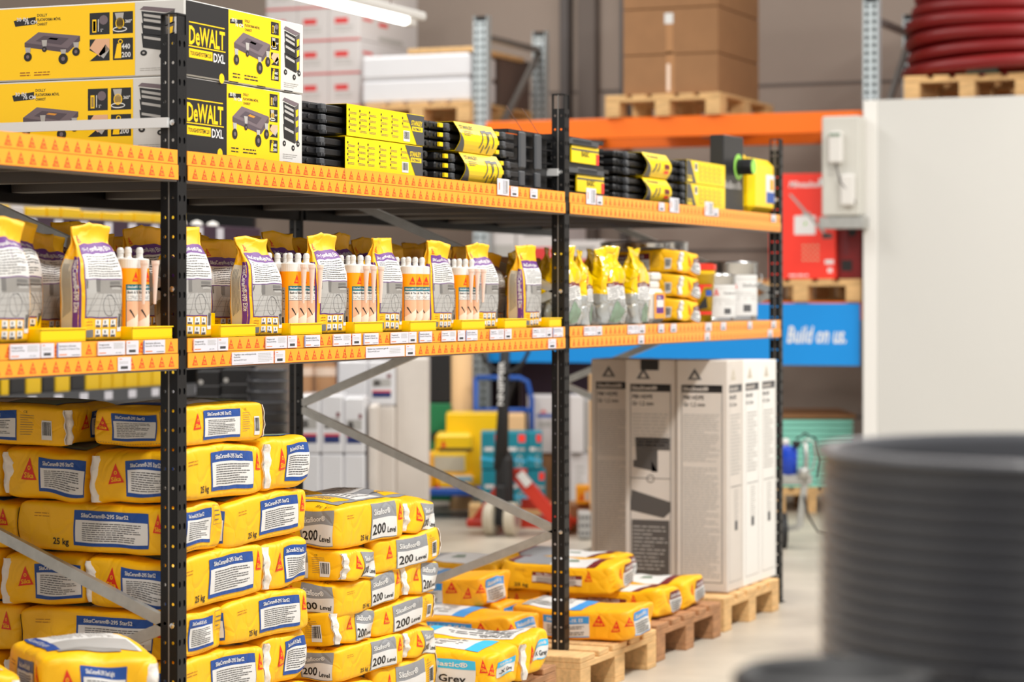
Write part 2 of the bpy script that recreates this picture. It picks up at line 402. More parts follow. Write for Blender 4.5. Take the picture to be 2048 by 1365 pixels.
def make_sack(kind, seed, name='cement_sack'):
    st = ST[kind]; L, Wd, H = st['dims']; G = sack_G(L, Wd, H, seed, st['lump']); FC = sack_faces(L, Wd, H)
    root = sack_body(G, st['body']).build(name, smooth=True); tag(root, 'yellow sack', 'sack')
    ink = st['body']; lh = H*.42; mb = MB(); sides = {}
    for key in ('A', 'B', 'EA', 'EB'):
        a = Art(); x0, x1, y0, y1 = st[key]; st['lab'](a, x0, y0*H, x1, y1*H, st, seed*7+len(key))
        if key == 'A':
            a.logo(x1+.012, H*.5, lh*.95, ink=ink, w=.034 if kind != 'lastic' else .05)
            a.text('25 kg', x0-.065, H*.14, H*.13, 'ink_black', w=.05, bold=True)
            a.lines(.06, H*.68, .11, H*.8, 2, 'strip_edge', .2, seed)
            if kind == 'lastic': a.logo(x1+.085, H*.3, lh*.9, ink=ink)
        if key == 'B':
            a.logo(x0-.06, H*.42, lh, ink=ink)
            a.lines(x1+.012, H*.25, x1+.055, H*.78, 9, 'ink_grey', .16, seed, False); a.text('CE', x1+.022, H*.8, H*.06, 'ink_black')
            if kind != 'lastic': a.barcode(L-.075, H*.15, .032, H*.48)
        if key == 'EA': a.logo(x0-.052, H*.4, lh, ink=ink)
        if key == 'EB':
            a.logo(x0-.05, H*.42, lh*.9, ink=ink, w=.04)
            if kind == 'tile':
                a.frame(x1+.01, H*.5, x1+.045, H*.92, .001, 'ink_grey'); a.lines(x1+.014, H*.56, x1+.04, H*.86, 3, 'ink_grey', .2, 3)
                for q in range(30): a.rect(.012+q*.0082, H*.075, .016+q*.0082, H*.085, 'ink_grey', 9)
        mb = MB(); a.emit(mb, surf(G, FC[key]), .0016, .0007, .01); mb.build('side_print' if key in 'AB' else 'end_print', root, True)
    mb = MB(); a = Art(); t = st['top']; wy = Wd
    if t == 'tile':
        a.rect(.05, .035, .42, wy-.03, 'label_white'); a.up(); a.rect(.05, .035, .2, wy-.03, 'photo_green'); a.rect(.375, .035, .42, wy-.03, 'ink_blue'); a.rect(.043, .03, .05, wy-.025, 'ink_blue'); a.rect(.2, .035, .205, wy-.03, 'ink_navy'); a.up()
        a.rect(.07, .05, .16, .09, 'photo_grey').rect(.1, .1, .18, .17, 'photo_light').lines(.23, .06, .36, wy-.07, 8, 'photo_grey', .3, 2)
    elif t == 'floor':
        a.rect(.06, .03, .4, wy-.03, 'label_grey'); a.up(); a.rect(.2, .04, .36, wy-.04, 'label_white').poly([(.08, .06), (.18, .05), (.15, .15), (.09, .2)], 'sack_yellow').poly([(.1, .09), (.16, .09), (.14, .2)], 'ink_grey'); a.up(); a.lines(.22, .06, .34, wy-.08, 7, 'ink_grey', .35, 5)
        a.text('25 kg', .02, .025, .02, 'ink_black', rot=90)
    elif t == 'light':
        a.rect(.04, .03, .33, wy-.03, 'label_white'); a.up(); a.rect(.04, .03, .33, .06, 'ink_blue').rect(.2, .06, .33, wy-.04, 'photo_light'); a.up(); a.text('SikaCeram\u00ae-290 StarLight', .05, .037, .015, 'label_white').lines(.06, .08, .18, wy-.06, 18, 'ink_light', .35, 6); a.rect(.335, .05, .36, .2, 'photo_mid')
    elif t == 'mono':
        a.rect(.05, .0, .2, wy, 'label_grey'); a.rect(.2, .0, .36, wy, 'label_white'); a.rect(.36, 0, .4, wy, 'maroon'); a.rect(.02, 0, .05, wy, 'maroon'); a.up(); a.poly([(.25, .06), (.3, .08), (.28, .14), (.25, .12)], 'photo_green')
    elif t == 'lastic':
        a.rect(.03, .02, .27, wy-.02, 'label_white'); a.up(); a.rect(.22, .02, .27, wy-.02, 'sky_blue').lines(.05, .05, .2, wy-.05, 6, 'photo_mid', .4, 4).rect(.03, .02, .06, wy-.02, 'photo_light')
    else:
        a.rect(.05, .03, .4, wy-.03, 'label_white'); a.up(); a.rect(.35, .03, .4, wy-.03, 'cyan'); a.lines(.07, .05, .32, wy-.06, 6, 'ink_grey', .4, 4); a.text('and Flexible', .07, wy-.06, .018, 'ink_black', bold=True)
    a.emit(mb, surf(G, FC['T']), .0018, .0007, .012); mb.build('top_print', root, True)
    # crumpled white valve fold at the far corner of one end
    vb = MB(); r = random.Random(seed+99); nz = 12; fv = []; n2 = 5
    for k in range(nz+1):
        t = k/nz; sg = 1 if kind == 'light' else -1; base = G(sg, 1-.03, -0.9+1.8*t); wd = .034*(1+.25*math.sin(t*7+seed))*(.75+.25*math.sin(math.pi*t))
        for j in range(n2+1):
            s = j/n2; out = .012*math.sin(math.pi*min(1, s*1.1)) + .003*math.sin(t*17+s*3+seed)
            fv.append((base.x + sg*(out + .003), base.y + .006 - s*wd, base.z))
    m = len(fv); fv += [(x-sg*.004, y, z) for x, y, z in fv]; ff = []
    for k in range(nz):
        for j in range(n2):
            q = k*(n2+1)+j; w = (q, q+n2+1, q+n2+2, q+1); ff.append(w); ff.append(tuple(m+i for i in w[::-1]))
    for k in range(nz):
        for j in (0, n2):
            q = k*(n2+1)+j; w = (q, q+n2+1, m+q+n2+1, m+q); ff.append(w)
    vb.add(fv, ff, 'valve_white').build('valve_fold', root, True)
    return root
PALLET = {}
def make_pallet(wood, lx=.8, ly=1.2):     # deck boards run along y
    key = (wood, lx, ly)
    if key in PALLET: return PALLET[key]
    root = thing('wooden_pallet', 'pallet', 'pallet'); r = random.Random(5)
    ws = [.145, .1, .145, .1, .145] if lx > .6 else [.12, .1, .12]
    gap = (lx-sum(ws))/(len(ws)-1); x = 0
    for w in ws:
        MB().box(x, 0, .122, x+w, ly, .144, wood, .003).build('deck_board', root); x += w+gap
    for y in (0, ly/2-.07, ly-.145):
        MB().box(0, y, .1, lx, y+.145, .122, wood, .002).build('cross_board', root)
        for x in (0, lx/2-.05, lx-.1):
            MB().box(x, y, .022, x+.1, y+.145, .1, wood, .002).build('block', root)
    for x in (0, lx/2-.05, lx-.1):
        MB().box(x, 0, 0, x+.1, ly, .022, wood, .002).build('skid_board', root)
    PALLET[key] = Proto(root); return PALLET[key]

# ================================================================== the building
def struct(name, mb, **k):
    o = mb.build(name, **k); o['kind'] = 'structure'; return o
struct('floor', MB().box(-9, -8, -.1, 22, 16, 0, 'concrete'))
wb = MB(); XW = 11.5
wb.box(XW, -9, -.1, XW+.2, 16, 7, 'wall_panel')
for z in (.55, 1.75, 2.95, 4.15): wb.box(XW-.006, -9, z, XW, 16, z+.02, 'wall_seam')
struct('wall_back', wb)
struct('wall_left', MB().box(-9, 15.8, -.1, XW, 16, 7, 'wall_panel'))
for px, w in ((1127, .07), (1172, .14), (1245, .05)):
    y = yat(px, XW-.1); struct('trim_1', MB().box(XW-.1, y-w/2, -.0, XW, y+w/2, 6.9, 'pipe_grey' if w < .1 else 'wall_seam', .01))

# ================================================================== the shelving rack
BAY = 2.7; DEP = 1.12; ZT, ZM = 1.80, 1.313
rack = thing('shelving_rack', 'long black metal shelving rack with two orange sticker-fronted shelf levels', 'shelving rack')
def hole_plate(mb, o, ux, uz, w, h, pitch, holes, m):
    # o: lower corner, ux/uz unit vectors; holes: list of (cx, rx, rz)
    o, ux, uz = Vector(o), Vector(ux), Vector(uz); n = int(h/pitch)
    cells = len(holes); cw = w/cells
    for r in range(n):
        for i, (rx, rz) in enumerate(holes):
            x0 = i*cw; z0 = r*pitch; cx = x0+cw/2; cz = z0+pitch/2; q = 8
            ou = [(x0, z0), (cx, z0), (x0+cw, z0), (x0+cw, cz), (x0+cw, z0+pitch), (cx, z0+pitch), (x0, z0+pitch), (x0, cz)]
            inn = [(cx+rx*math.cos(a), cz+rz*math.sin(a)) for a in [math.radians(d) for d in (225, 270, 315, 0, 45, 90, 135, 180)]]
            vs = [o+ux*a+uz*b for a, b in ou+inn]
            mb.add(vs, [(k, (k+1) % q, q+(k+1) % q, q+k) for k in range(q)], m)
    return mb
def upright(x, y, front):
    s = 1 if front else -1
    mb = MB(); H = 2.15
    # web with two columns of round holes, flange with two columns of slots
    hole_plate(mb, (x-.024, y, 0) if front else (x-.024, y-.048, 0), (0, 1, 0), (0, 0, 1), .048, H, .05, [(.0045, .0045), (.0045, .0045)], 'post_black')
    hole_plate(mb, (x-.024, y, 0), (1, 0, 0), (0, 0, 1), .046, H, .05, [(.006, .009), (.006, .009)], 'post_black')
    y1 = y+.048*s
    mb.add([(x-.02, y+.0032*s, 0), (x+.02, y+.0032*s, 0), (x+.02, y+.0032*s, H), (x-.02, y+.0032*s, H)], [(0, 1, 2, 3)], 'post_black')  # black liner sheet added behind the slots so they look dark
    mb.add([(x-.024, y1, 0), (x-.006, y1, 0), (x-.006, y1, H), (x-.024, y1, H)], [(0, 1, 2, 3)], 'post_black')
    mb.add([(x+.022, y, 0), (x+.022, y+.02*s, 0), (x+.022, y+.02*s, H), (x+.022, y, H)], [(0, 1, 2, 3)], 'post_black')
    mb.add([(x-.0245, y+.022*s, 0), (x-.0245, y+.026*s, 0), (x-.0245, y+.026*s, H), (x-.0245, y+.022*s, H)], [(0, 1, 2, 3)], 'steel_dark')
    o = mb.build('upright', rack)
    md = o.modifiers.new('sheet', 'SOLIDIFY'); md.thickness = .0022; md.offset = 0
    MB().box(x-.03, min(y, y1)-.01, 0, x+.03, max(y, y1)+.01, .004, 'post_black').box(x-.024, min(y, y1), H, x+.022, max(y, y1), H+.004, 'post_black').build('foot_plate', o)
    return o
for bx in (-1, 0, 1, 2):
    x = bx*BAY; upright(x, 0, True); upright(x, DEP, False)
    zs = [.14, .57, 1.005, 1.44, 1.87]; fr = False
    for i in range(4):
        ya, yb = (DEP-.02, .025) if not fr else (.025, DEP-.02)
        b = MB().bar((x-.012, ya, zs[i]), (x-.012, yb, zs[i+1]), .030, .020, 'galv', (1, 0, 0)); b.build('brace', rack); fr = not fr
    MB().bar((x-.034, .02, 1.87), (x-.034, DEP-.02, 1.87), .012, .026, 'bar_white').build('brace', rack)
    for z in (.57, 1.44, 1.87): MB().lathe([(.002, -.005), (.0075, -.004), (.0075, 0)], 'bolt', 8, (x-.026, .012, z), axis='x').build('bolt', rack)
LOGO_T, LOGO_S, LOGO_W = text_tris('Sika', True)
def strip(parent, x0, x1, z0, z1, yf):
    mb = MB(); mb.box(x0, yf-.0025, z0, x1, yf, z1, 'strip_orange'); mb.box(x0, yf-.0032, z0-.0012, x1, yf-.002, z0, 'strip_edge')
    art = Art(); x = .02; L = x1-x0; h = z1-z0
    art.rect(.9, 0, .902, h, 'strip_edge', 9) if L > 2 else None
    while x < L-.04:
        art.poly([(x, h*.14), (x+.029, h*.14), (x+.0145, h*.86)], 'strip_red'); art.up()
        art.text('Sika', x+.0065, h*.2, h*.22, 'strip_orange', w=.017, bold=True); art.rect(x+.011, h*.48, x+.018, h*.6, 'strip_orange'); art.z -= 1
        x += .0478
    art.emit(mb, face_front(x0, yf-.0025, z0), .0004, .0003, 1)
    return mb.build('sticker_strip', parent)
beams = {}
for bx in (-1, 0, 1):
    for zt in (ZT, ZM):
        x0, x1 = bx*BAY+.024, (bx+1)*BAY-.026
        mb = MB().box(x0, 0, zt-.078, x1, .042, zt-.002, 'post_black', .002)
        mb.box(x0, .0, zt-.083, x1, .036, zt-.078, 'steel_dark')  # grey underside strip: light reflected under the black beam, put in as colour
        b = mb.build('beam', rack); beams[bx, zt] = b
        strip(b, x0, x1, zt-.0375, zt-.001, -.001 if zt == ZM else 0); strip(b, x0, x1, zt-.0775, zt-.0395, -.0025)
        MB().box(x0, DEP-.045, zt-.09, x1, DEP, zt-.002, 'post_black', .002).build('beam', rack)
        MB().box(x0, .044, zt-.02, x1, DEP-.048, zt-.001, 'board').build('shelf_board', rack)
        for k in range(5):
            xx = x0 + (k+.5)*(x1-x0)/5; MB().box(xx-.03, .044, zt-.062, xx+.03, DEP-.047, zt-.021, 'steel_dark', .003).build('cross_bar', rack)
# price tags on the beams
def price_tag(bx, zt, row, p0, p1, kind, z0=None, z1=None):
    b = beams[bx, zt]; yf = -.0075
    x0, x1 = xat(p0, yf), xat(p1, yf); w = x1-x0
    if z0 is None: z0, z1 = (zt-.036, zt-.0025) if row == 0 else (zt-.0765, zt-.0425)
    h = z1-z0
    mb = MB().box(x0, yf, z0, x1, yf+.0015, z1, 'tag_white'); a = Art()
    if kind == 'w':
        a.text('Voegmortel', w*.05, h*.7, h*.15, 'ink_black', w=w*.36).text('SikaCeram\u00ae-690 Elite', w*.05, h*.5, h*.12, 'ink_grey', w=w*.44).rect(w*.05, h*.13, w*.3, h*.2, 'tag_orange')
        a.lines(w*.58, h*.45, w*.95, h*.9, 5, 'ink_light', .35, 3).text('per stuk', w*.66, h*.12, h*.1, 'ink_grey', w=w*.2).rect(0, 0, .002, h, 'tag_orange')
    elif kind == 'b':
        a.rect(0, 0, .004, h, 'tag_blue'); a.text('Sanitaire silicone', w*.08, h*.7, h*.15, 'ink_black', w=w*.7).text('Sikaseal\u00ae-175 Bath & Tiles', w*.08, h*.5, h*.12, 'ink_grey', w=w*.85).rect(w*.08, h*.12, w*.4, h*.2, 'tag_orange').rect(w*.6, h*.1, w*.95, h*.13, 'ink_black')
    elif kind == 'x1':
        a.text('Tegellijm met ontkoppelende', w*.04, h*.75, h*.14, 'ink_black', w=w*.53).text('functie', w*.04, h*.55, h*.14, 'ink_black', w=w*.15).text('SikaCeram\u00ae-295 StarS2', w*.04, h*.32, h*.12, 'ink_grey', w=w*.3).lines(w*.62, h*.15, w*.97, h*.9, 6, 'ink_light', .3, 4).rect(w*.04, h*.08, w*.5, h*.1, 'ink_light')
    elif kind == 'x2':
        a.text('Egaline voor residentieel gebruik', w*.04, h*.72, h*.15, 'ink_black', w=w*.53).text('Sikafloor\u00ae-200 Level', w*.04, h*.5, h*.12, 'ink_grey', w=w*.3).lines(w*.6, h*.3, w*.9, h*.85, 4, 'ink_light', .3, 4)
    elif kind == 's':
        a.rect(w*.1, h*.82, w*.3, h*.88, 'tag_orange').lines(w*.1, h*.5, w*.85, h*.72, 2, 'ink_light', .3, 3); a.rect(w*.2, h*.14, w*.75, h*.34, 'ink_grey')
        for q in range(5): a.rect(w*(.24+q*.1), h*.14, w*(.28+q*.1), h*.34, 'tag_white', 9)
    else:
        a.lines(w*.45, h*.08, w*.9, h*.92, 9, 'ink_grey', .3, 5).rect(w*.12, h*.3, w*.2, h*.75, 'tag_orange').rect(w*.74, h*.1, w*.88, h*.9, 'ink_light')
    a.emit(mb, face_front(x0, yf, z0), .0003, .0002, 1); mb.build('price_tag', b)
for r, p0, p1, k in ((0, 19, 80, 'w'), (0, 82, 108, 's'), (0, 114, 162, 'b'), (0, 195, 250, 'w'), (0, 253, 277, 's'), (0, 287, 330, 'b'), (1, 236, 262, 's')): price_tag(-1, ZM, r, p0, p1, k)
for r, p0, p1, k in ((0, 387, 435, 'w'), (0, 436, 456, 's'), (0, 531, 574, 'w'), (0, 576, 594, 's'), (0, 609, 640, 'b'), (0, 666, 702, 'w'), (0, 705, 722, 's'), (0, 727, 757, 'b'), (0, 781, 817, 'w'), (0, 818, 833, 's'), (0, 838, 864, 'b'), (0, 883, 912, 'w'), (0, 916, 930, 's'), (0, 932, 955, 'b'), (0, 980, 1008, 'w'), (0, 1010, 1023, 's'), (0, 1065, 1092, 'w'), (0, 1093, 1104, 's'), (0, 1106, 1126, 'b'), (1, 464, 547, 'x1'), (1, 550, 570, 's'), (1, 732, 809, 'x2'), (1, 812, 830, 's'), (1, 1097, 1112, 's')): price_tag(0, ZM, r, p0, p1, k)
for r, p0, p1, k in ((0, 1168, 1192, 'w'), (0, 1193, 1204, 's'), (0, 1255, 1277, 'w'), (0, 1278, 1290, 's'), (0, 1317, 1328, 's'), (0, 1342, 1353, 's'), (0, 1411, 1423, 's'), (0, 1442, 1452, 's'), (0, 1496, 1504, 's'), (0, 1543, 1552, 's'), (1, 1277, 1288, 's'), (1, 1410, 1420, 's'), (1, 1536, 1545, 's')): price_tag(1, ZM, r, p0, p1, k)
price_tag(0, ZT, 0, 995, 1018, 't', ZT-.035, ZT+.02); price_tag(0, ZT, 0, 1022, 1036, 's'); price_tag(0, ZT, 0, 1061, 1075, 's')
for p0, p1 in ((1173, 1192), (1340, 1358), (1410, 1426)): price_tag(1, ZT, 0, p0, p1, 't', ZT-.037, ZT+.022)
for p0, p1 in ((1194, 1205), (1318, 1329), (1427, 1437), (1543, 1552)): price_tag(1, ZT, 0, p0, p1, 's')

# ================================================================== sacks of tile adhesive in the first bay
tile = [Proto(make_sack('tile', s)) for s in (1, 2, 3, 4)]
R90 = math.pi/2
def put_sack(protos, i, x, y, z, rot, kind, label, group=None, jx=0, sz=None):
    # x, y: low corner of the footprint; rot in quarter turns
    L, Wd, H = ST[kind]['dims']; r = random.Random(i*13+int(x*100)+int(z*1000))
    w, d = (L, Wd) if rot % 2 == 0 else (Wd, L)
    o = protos[i % len(protos)].put((x+w/2+r.uniform(-.006, .006), y+d/2+r.uniform(-.006, .006), z), rot*R90+r.uniform(-.03, .03), label, group)
    if sz: o.scale = (1, 1, sz)
    return o
SX, SYy = .055, .055; L, Wd, H = ST['tile']['dims']
pal = make_pallet('wood'); pal.put((.02, .03, 0), 0, 'wooden pallet under the yellow tile adhesive sacks behind the front corner post')
levels = [1.022, .872, .738, .590, .460, .318, .144]; hs = [.118, .15, .134, .148, .130, .142, .174]
nm = ['second', 'third', 'fourth', 'fifth', 'sixth', 'seventh']
G1 = 'tile adhesive sacks on the first pallet'
put_sack(tile, 0, SX+.01, SYy, levels[0], 2, 'tile', 'yellow tile adhesive sack on top of the stack, reaching past the corner post', G1, sz=.118/H*.93)
put_sack(tile, 1, SX, SYy+.33, levels[0], 1, 'tile', 'yellow tile adhesive sack lying in shade on the stack top, behind the topmost corner sack', G1, sz=.118/H*.93)
put_sack(tile, 2, SX, SYy+.83, levels[0]-.02, 1, 'tile', 'shaded yellow tile adhesive sack at the deep end of the stack top', G1, sz=.118/H*.9)
for li in range(1, 7):
    z = levels[li]; s = hs[li]/H*.975; odd = li % 2 == 1; t = nm[li-1]
    if odd:
        put_sack(tile, li, SX, SYy, z, 0, 'tile', f'yellow adhesive sack, long side to the aisle, corner of the {t} layer from the top', G1, sz=s)
        put_sack(tile, li+1, SX+.487, SYy, z, 1, 'tile', f'yellow adhesive sack with white valve fold, right end of the {t} layer down', G1, sz=s)
        if li < 6:
            put_sack(tile, li+2, SX, SYy+.272, z, 0, 'tile', f'yellow adhesive sack behind the corner sack in the {t} layer down', G1, sz=s)
            put_sack(tile, li+3, SX, SYy+.545, z, 0, 'tile', f'yellow adhesive sack at the far left of the {t} layer down', G1, sz=s)
    else:
        put_sack(tile, li, SX, SYy, z, 3, 'tile', f'yellow adhesive sack, short end to the aisle, corner of the {t} layer down', G1, sz=s)
        put_sack(tile, li+1, SX+.267, SYy, z, 0, 'tile', f'yellow 25 kg adhesive sack, right side of the {t} layer down', G1, sz=s)
        if li < 6: put_sack(tile, li+2, SX, SYy+.49, z, 3, 'tile', f'yellow adhesive sack deep in the {t} layer down', G1, sz=s)
for sx, syy in ((.3, .4), (.32, .7)):      # more of the second layer, seen from above
    put_sack(tile, 3, SX+.26, syy, levels[1], 1, 'tile', 'yellow tile adhesive sack inside the stack, just under the topmost sacks', G1, sz=hs[1]/H*.95) if sx == .3 else None

# sacks of levelling compound, second pallet
floor_ = [Proto(make_sack('floor', s)) for s in (11, 12, 13, 14)]
pal.put((.95, .03, 0), 0, 'wooden pallet under the yellow and grey floor leveller sacks')
FX, FY = .985, .055; L, Wd, H = ST['floor']['dims']
flv = [.664, .563, .463, .368, .268, .144]; fh = [.138, .102, .10, .096, .10, .124]
G2 = 'floor leveller sacks on the second pallet'; nm2 = ['top', 'second', 'third', 'fourth', 'fifth', 'bottom']
for li in range(6):
    z = flv[li]; s = fh[li]/H*(1.0 if li else .93); t = nm2[li]; tt = f'{t} layer'
    if li % 2 == 0:
        put_sack(floor_, li, FX, FY, z, 0, 'floor', f'yellow and grey leveller sack, long side forward, left of the {tt}', G2, sz=s)
        put_sack(floor_, li+1, FX+.458, FY, z, 1, 'floor', f'yellow and grey leveller sack, end forward, right of the {tt}', G2, sz=s*(.9 if li == 0 else 1))
        if li < 3:
            put_sack(floor_, li+2, FX, FY+.27, z, 0, 'floor', f'yellow and grey leveller sack behind the front one in the {tt}', G2, sz=s*.97)
    else:
        put_sack(floor_, li, FX, FY, z, 1, 'floor', f'yellow and grey leveller sack, white fold forward, left of the {tt}', G2, sz=s)
        put_sack(floor_, li+1, FX+.265, FY, z, 2, 'floor', f'yellow and grey leveller sack, long side forward, right of the {tt}', G2, sz=s)

# loose sacks in the nearest bay
light = [Proto(make_sack('light', s)) for s in (21, 22)]
A0 = math.radians(45.8)
pal.put((-1.15, .02, 0), 0, 'wooden pallet under the loose sacks left of the front corner post')
for k, (x, y, dz) in enumerate(((-.415, .03, 0), (-.655, .262, -.035))):
    for j, z in enumerate((.428, .286, .144)):
        lab = ('yellow sack lying askew left of the corner post, its top and labelled end lit', 'yellow sack beside the askew one, low at the left edge of the shelving')[k] if j == 0 else f'yellow sack {"directly" if j == 1 else "two layers"} under the {"askew" if k == 0 else "edge"} sack left of the corner post'
        light[(k+j) % 2].put((x-j*.0, y+j*.0, z+dz*(j == 0)), A0+math.pi+(.03*k if j == 0 else 0), lab, 'loose adhesive sacks in the nearest bay')

# pallets of mixed sacks on the right
lastic = [Proto(make_sack('lastic', s)) for s in (31, 32)]; grey = [Proto(make_sack('grey', s)) for s in (33, 34)]; mono = [Proto(make_sack('mono', s)) for s in (35, 36, 37)]
hp = make_pallet('wood_dark', .52, 1.2); hp.put((1.83, -.1, 0), 0, 'narrow brown pallet with its end just left of the second post')
lp = Proto(dup(pal.o, (0, 0, 0), 0)); lp.put((2.53, -.12, 0), 0, 'pale empty-fronted pallet just right of the second post')
wd = make_pallet('wood_dark'); wd.put((3.42, -.09, 0), 0, 'weathered brown pallet between the pale pallet and the tall boxes')
lp.put((4.33, -.07, 0), 0, 'pale pallet carrying the tall white boxes')
G3 = 'mixed mortar sacks on the right pallets'
put_sack(grey, 0, 1.72, -.12, .146, 3, 'grey', 'yellow sack with light blue label, corner of the narrow brown pallet', G3)
put_sack(grey, 1, 1.97, -.13, .146, 1, 'grey', 'yellow sack with pale valve fold beside the second post', G3)
put_sack(lastic, 0, 1.78, .36, .146, 3, 'lastic', 'orange sack low behind the light blue labelled sack', G3)
put_sack(lastic, 1, 2.05, .37, .146, 3, 'lastic', 'orange sack flat on the narrow brown pallet, behind the sack with the pale fold', G3)
put_sack(lastic, 0, 2.58, .16, .146, 3, 'lastic', 'orange and blue sack lying on the pale pallet, left of the second post', G3)
put_sack(lastic, 1, 2.92, -.16, .146, 3, 'lastic', 'orange sack with blue label lying at the right end of the pale pallet', G3)
put_sack(lastic, 0, 2.90, .34, .146, 3, 'lastic', 'orange sack behind the blue labelled one on the pale pallet', G3)
put_sack(lastic, 1, 2.80, .38, .256, 3, 'lastic', 'orange and blue sack raised on the sacks of the pale pallet', G3)
put_sack(mono, 0, 3.55, -.05, .146, 3, 'mono', 'yellow and maroon sack at the lower front of the brown pallet', G3)
put_sack(mono, 1, 3.88, -.05, .146, 3, 'mono', 'yellow and maroon sack nearest the tall boxes, on the brown pallet', G3)
put_sack(mono, 2, 3.5, .44, .146, 3, 'mono', 'yellow and maroon sack low in the middle of the brown pallet', G3)
put_sack(mono, 2, 3.8, .44, .146, 3, 'mono', 'yellow and maroon sack low at the back of the brown pallet', G3)
put_sack(mono, 1, 3.44, .1, .251, 3, 'mono', 'yellow and maroon sack with white patch on top, upper front of the pile', G3)
put_sack(mono, 0, 3.75, .22, .251, 3, 'mono', 'yellow and maroon sack on the pile, leaning toward the tall boxes', G3)
put_sack(mono, 2, 3.42, .6, .251, 3, 'mono', 'yellow and maroon sack at the back of the pile, left of the second post', G3)

# ================================================================== tall boxes on the pale pallet
def carton(name, w, d, h, m, label, cat, loc, rz=0, arts=(), group=None, seam=None, c=.004):
    mb = MB().box(0, 0, 0, w, d, h, m, c)
    o = mb.build(name, loc=loc); o.rotation_euler = (0, 0, rz); tag(o, label, cat, group)
    if arts:
        pm = MB()
        for face, a in arts:
            fn = {'F': face_front(0, 0, 0), 'L': face_left(0, d, 0), 'T': plane_fn((0, 0, h), (1, 0, 0), (0, 1, 0)), 'R': plane_fn((w, 0, 0), (0, 1, 0), (0, 0, 1))}[face]
            a.emit(pm, fn, .0006, .0004, 1)
        pm.build('carton_print', o)
    return o
def tall_art(w, h, wide, dark=False):
    a = Art(); m = .1*w; ink = 'ink_black' if wide else 'ink_grey'
    a.poly([(w*.22, h*.915), (w*.5, h*.915), (w*.36, h*.965)], 'ink_grey' if wide else 'side_beige'); a.up(); a.poly([(w*.3, h*.922), (w*.42, h*.922), (w*.36, h*.945)], 'carton_beige'); a.z -= 1
    a.frame(m, h*.04, w-m, h*.885, .003, 'ink_light' if not wide else 'ink_grey'); a.rect(m, h*.86, w-m, h*.893, ink); a.up()
    a.text('SikaShield\u00ae', m*1.3, h*.868, h*.017, 'carton_beige', w=w*.5, bold=True); a.z -= 1
    a.text('P80 HDPE', m*1.4, h*.83, h*.018, ink, w=w*.4, bold=True).text('Gr 1,2 mm', m*1.4, h*.8, h*.018, ink, w=w*.42, bold=True)
    if dark:
        a.lines(m*1.4, h*.62, w-m*1.4, h*.77, 10, 'ink_light', .35, 6)
        a.poly([(w*.2, h*.66), (w*.88, h*.66), (w*.88, h*.605), (w*.64, h*.605), (w*.64, h*.51), (w*.52, h*.51), (w*.52, h*.56), (w*.22, h*.56)], 'photo_dark').poly([(w*.16, h*.56), (w*.52, h*.56), (w*.64, h*.51), (w*.16, h*.53)], 'photo_dark')
        a.rect(w*.1, h*.48, w*.9, h*.483, 'photo_dark').ring(w*.5, h*.48, w*.08, h*.018, .004, 'photo_dark', 12).poly([(w*.13, h*.43), (w*.9, h*.38), (w*.9, h*.34), (w*.76, h*.31), (w*.1, h*.34)], 'photo_dark')
        a.rect(m*1.3, h*.06, w-m*1.3, h*.3, 'photo_dark'); a.up(); a.lines(m*1.6, h*.08, w-m*1.6, h*.28, 12, 'ink_light', .3, 9)
    else:
        a.lines(m*1.4, h*.56, w-m*1.4, h*.77, 22, 'ink_light', .4, 6, wide).lines(m*1.4, h*.06, w-m*1.4, h*.54, 44, 'ink_light', .4, 8, wide) if wide else a.lines(m*2, h*.5, w-m*2, h*.77, 18, 'ink_light', .4, 6).rect(m*2, h*.45, w-m*1.5, h*.453, 'ink_grey').lines(w*.4, h*.3, w*.7, h*.44, 14, 'ink_light', .3, 4).rect(w*.45, h*.26, w*.62, h*.3, 'ink_grey')
    return a
TG = 'tall slim membrane boxes'; tx = [xat(p, -.03) for p in (1455, 1487.5, 1521, 1553)]
dW = .232
tl = ['first tall white box of the front row, beige printed side showing', 'second tall white box in the front row beside the last post', 'third tall white box in the front row, closest to the last post']
for i in range(3):
    w = tx[i+1]-tx[i]-.004; arts = [('F', tall_art(w, 1.0, False))]
    if i == 0: arts.append(('L', tall_art(dW, 1.0, True)))
    carton('tall_box', w, dW, 1.0-.006*i, 'carton_beige' if i == 0 else 'carton_end', tl[i], 'box', (tx[i], -.03, .146), 0, arts, TG)
yy = yat(1352, tx[0]+.02); carton('tall_box', .2, .235, 1.0, 'carton_beige', 'tall beige box with black bottle drawings, behind the front row', 'box', (tx[0]+.02, yy, .146), 0, [('L', tall_art(.235, 1.0, True, True))], TG)
MB().box(tx[0]+.012, yy+.08, 1.10, tx[0]+.02, yy+.16, 1.146, 'ink_black').build('printing_flap').parent = None if False else bpy.data.objects['tall_box.003']
bpy.data.objects['printing_flap'].location = (-(tx[0]+.02), -yy, -.146)
bpy.data.objects['printing_flap'].name = 'hand_hole'
carton('tall_box', .2, .235, .995, 'carton_beige', 'tall beige box mostly hidden behind the one with bottle drawings', 'box', (tx[0]+.24, yy+.245, .146), 0, [('L', tall_art(.235, 1.0, True))], TG)

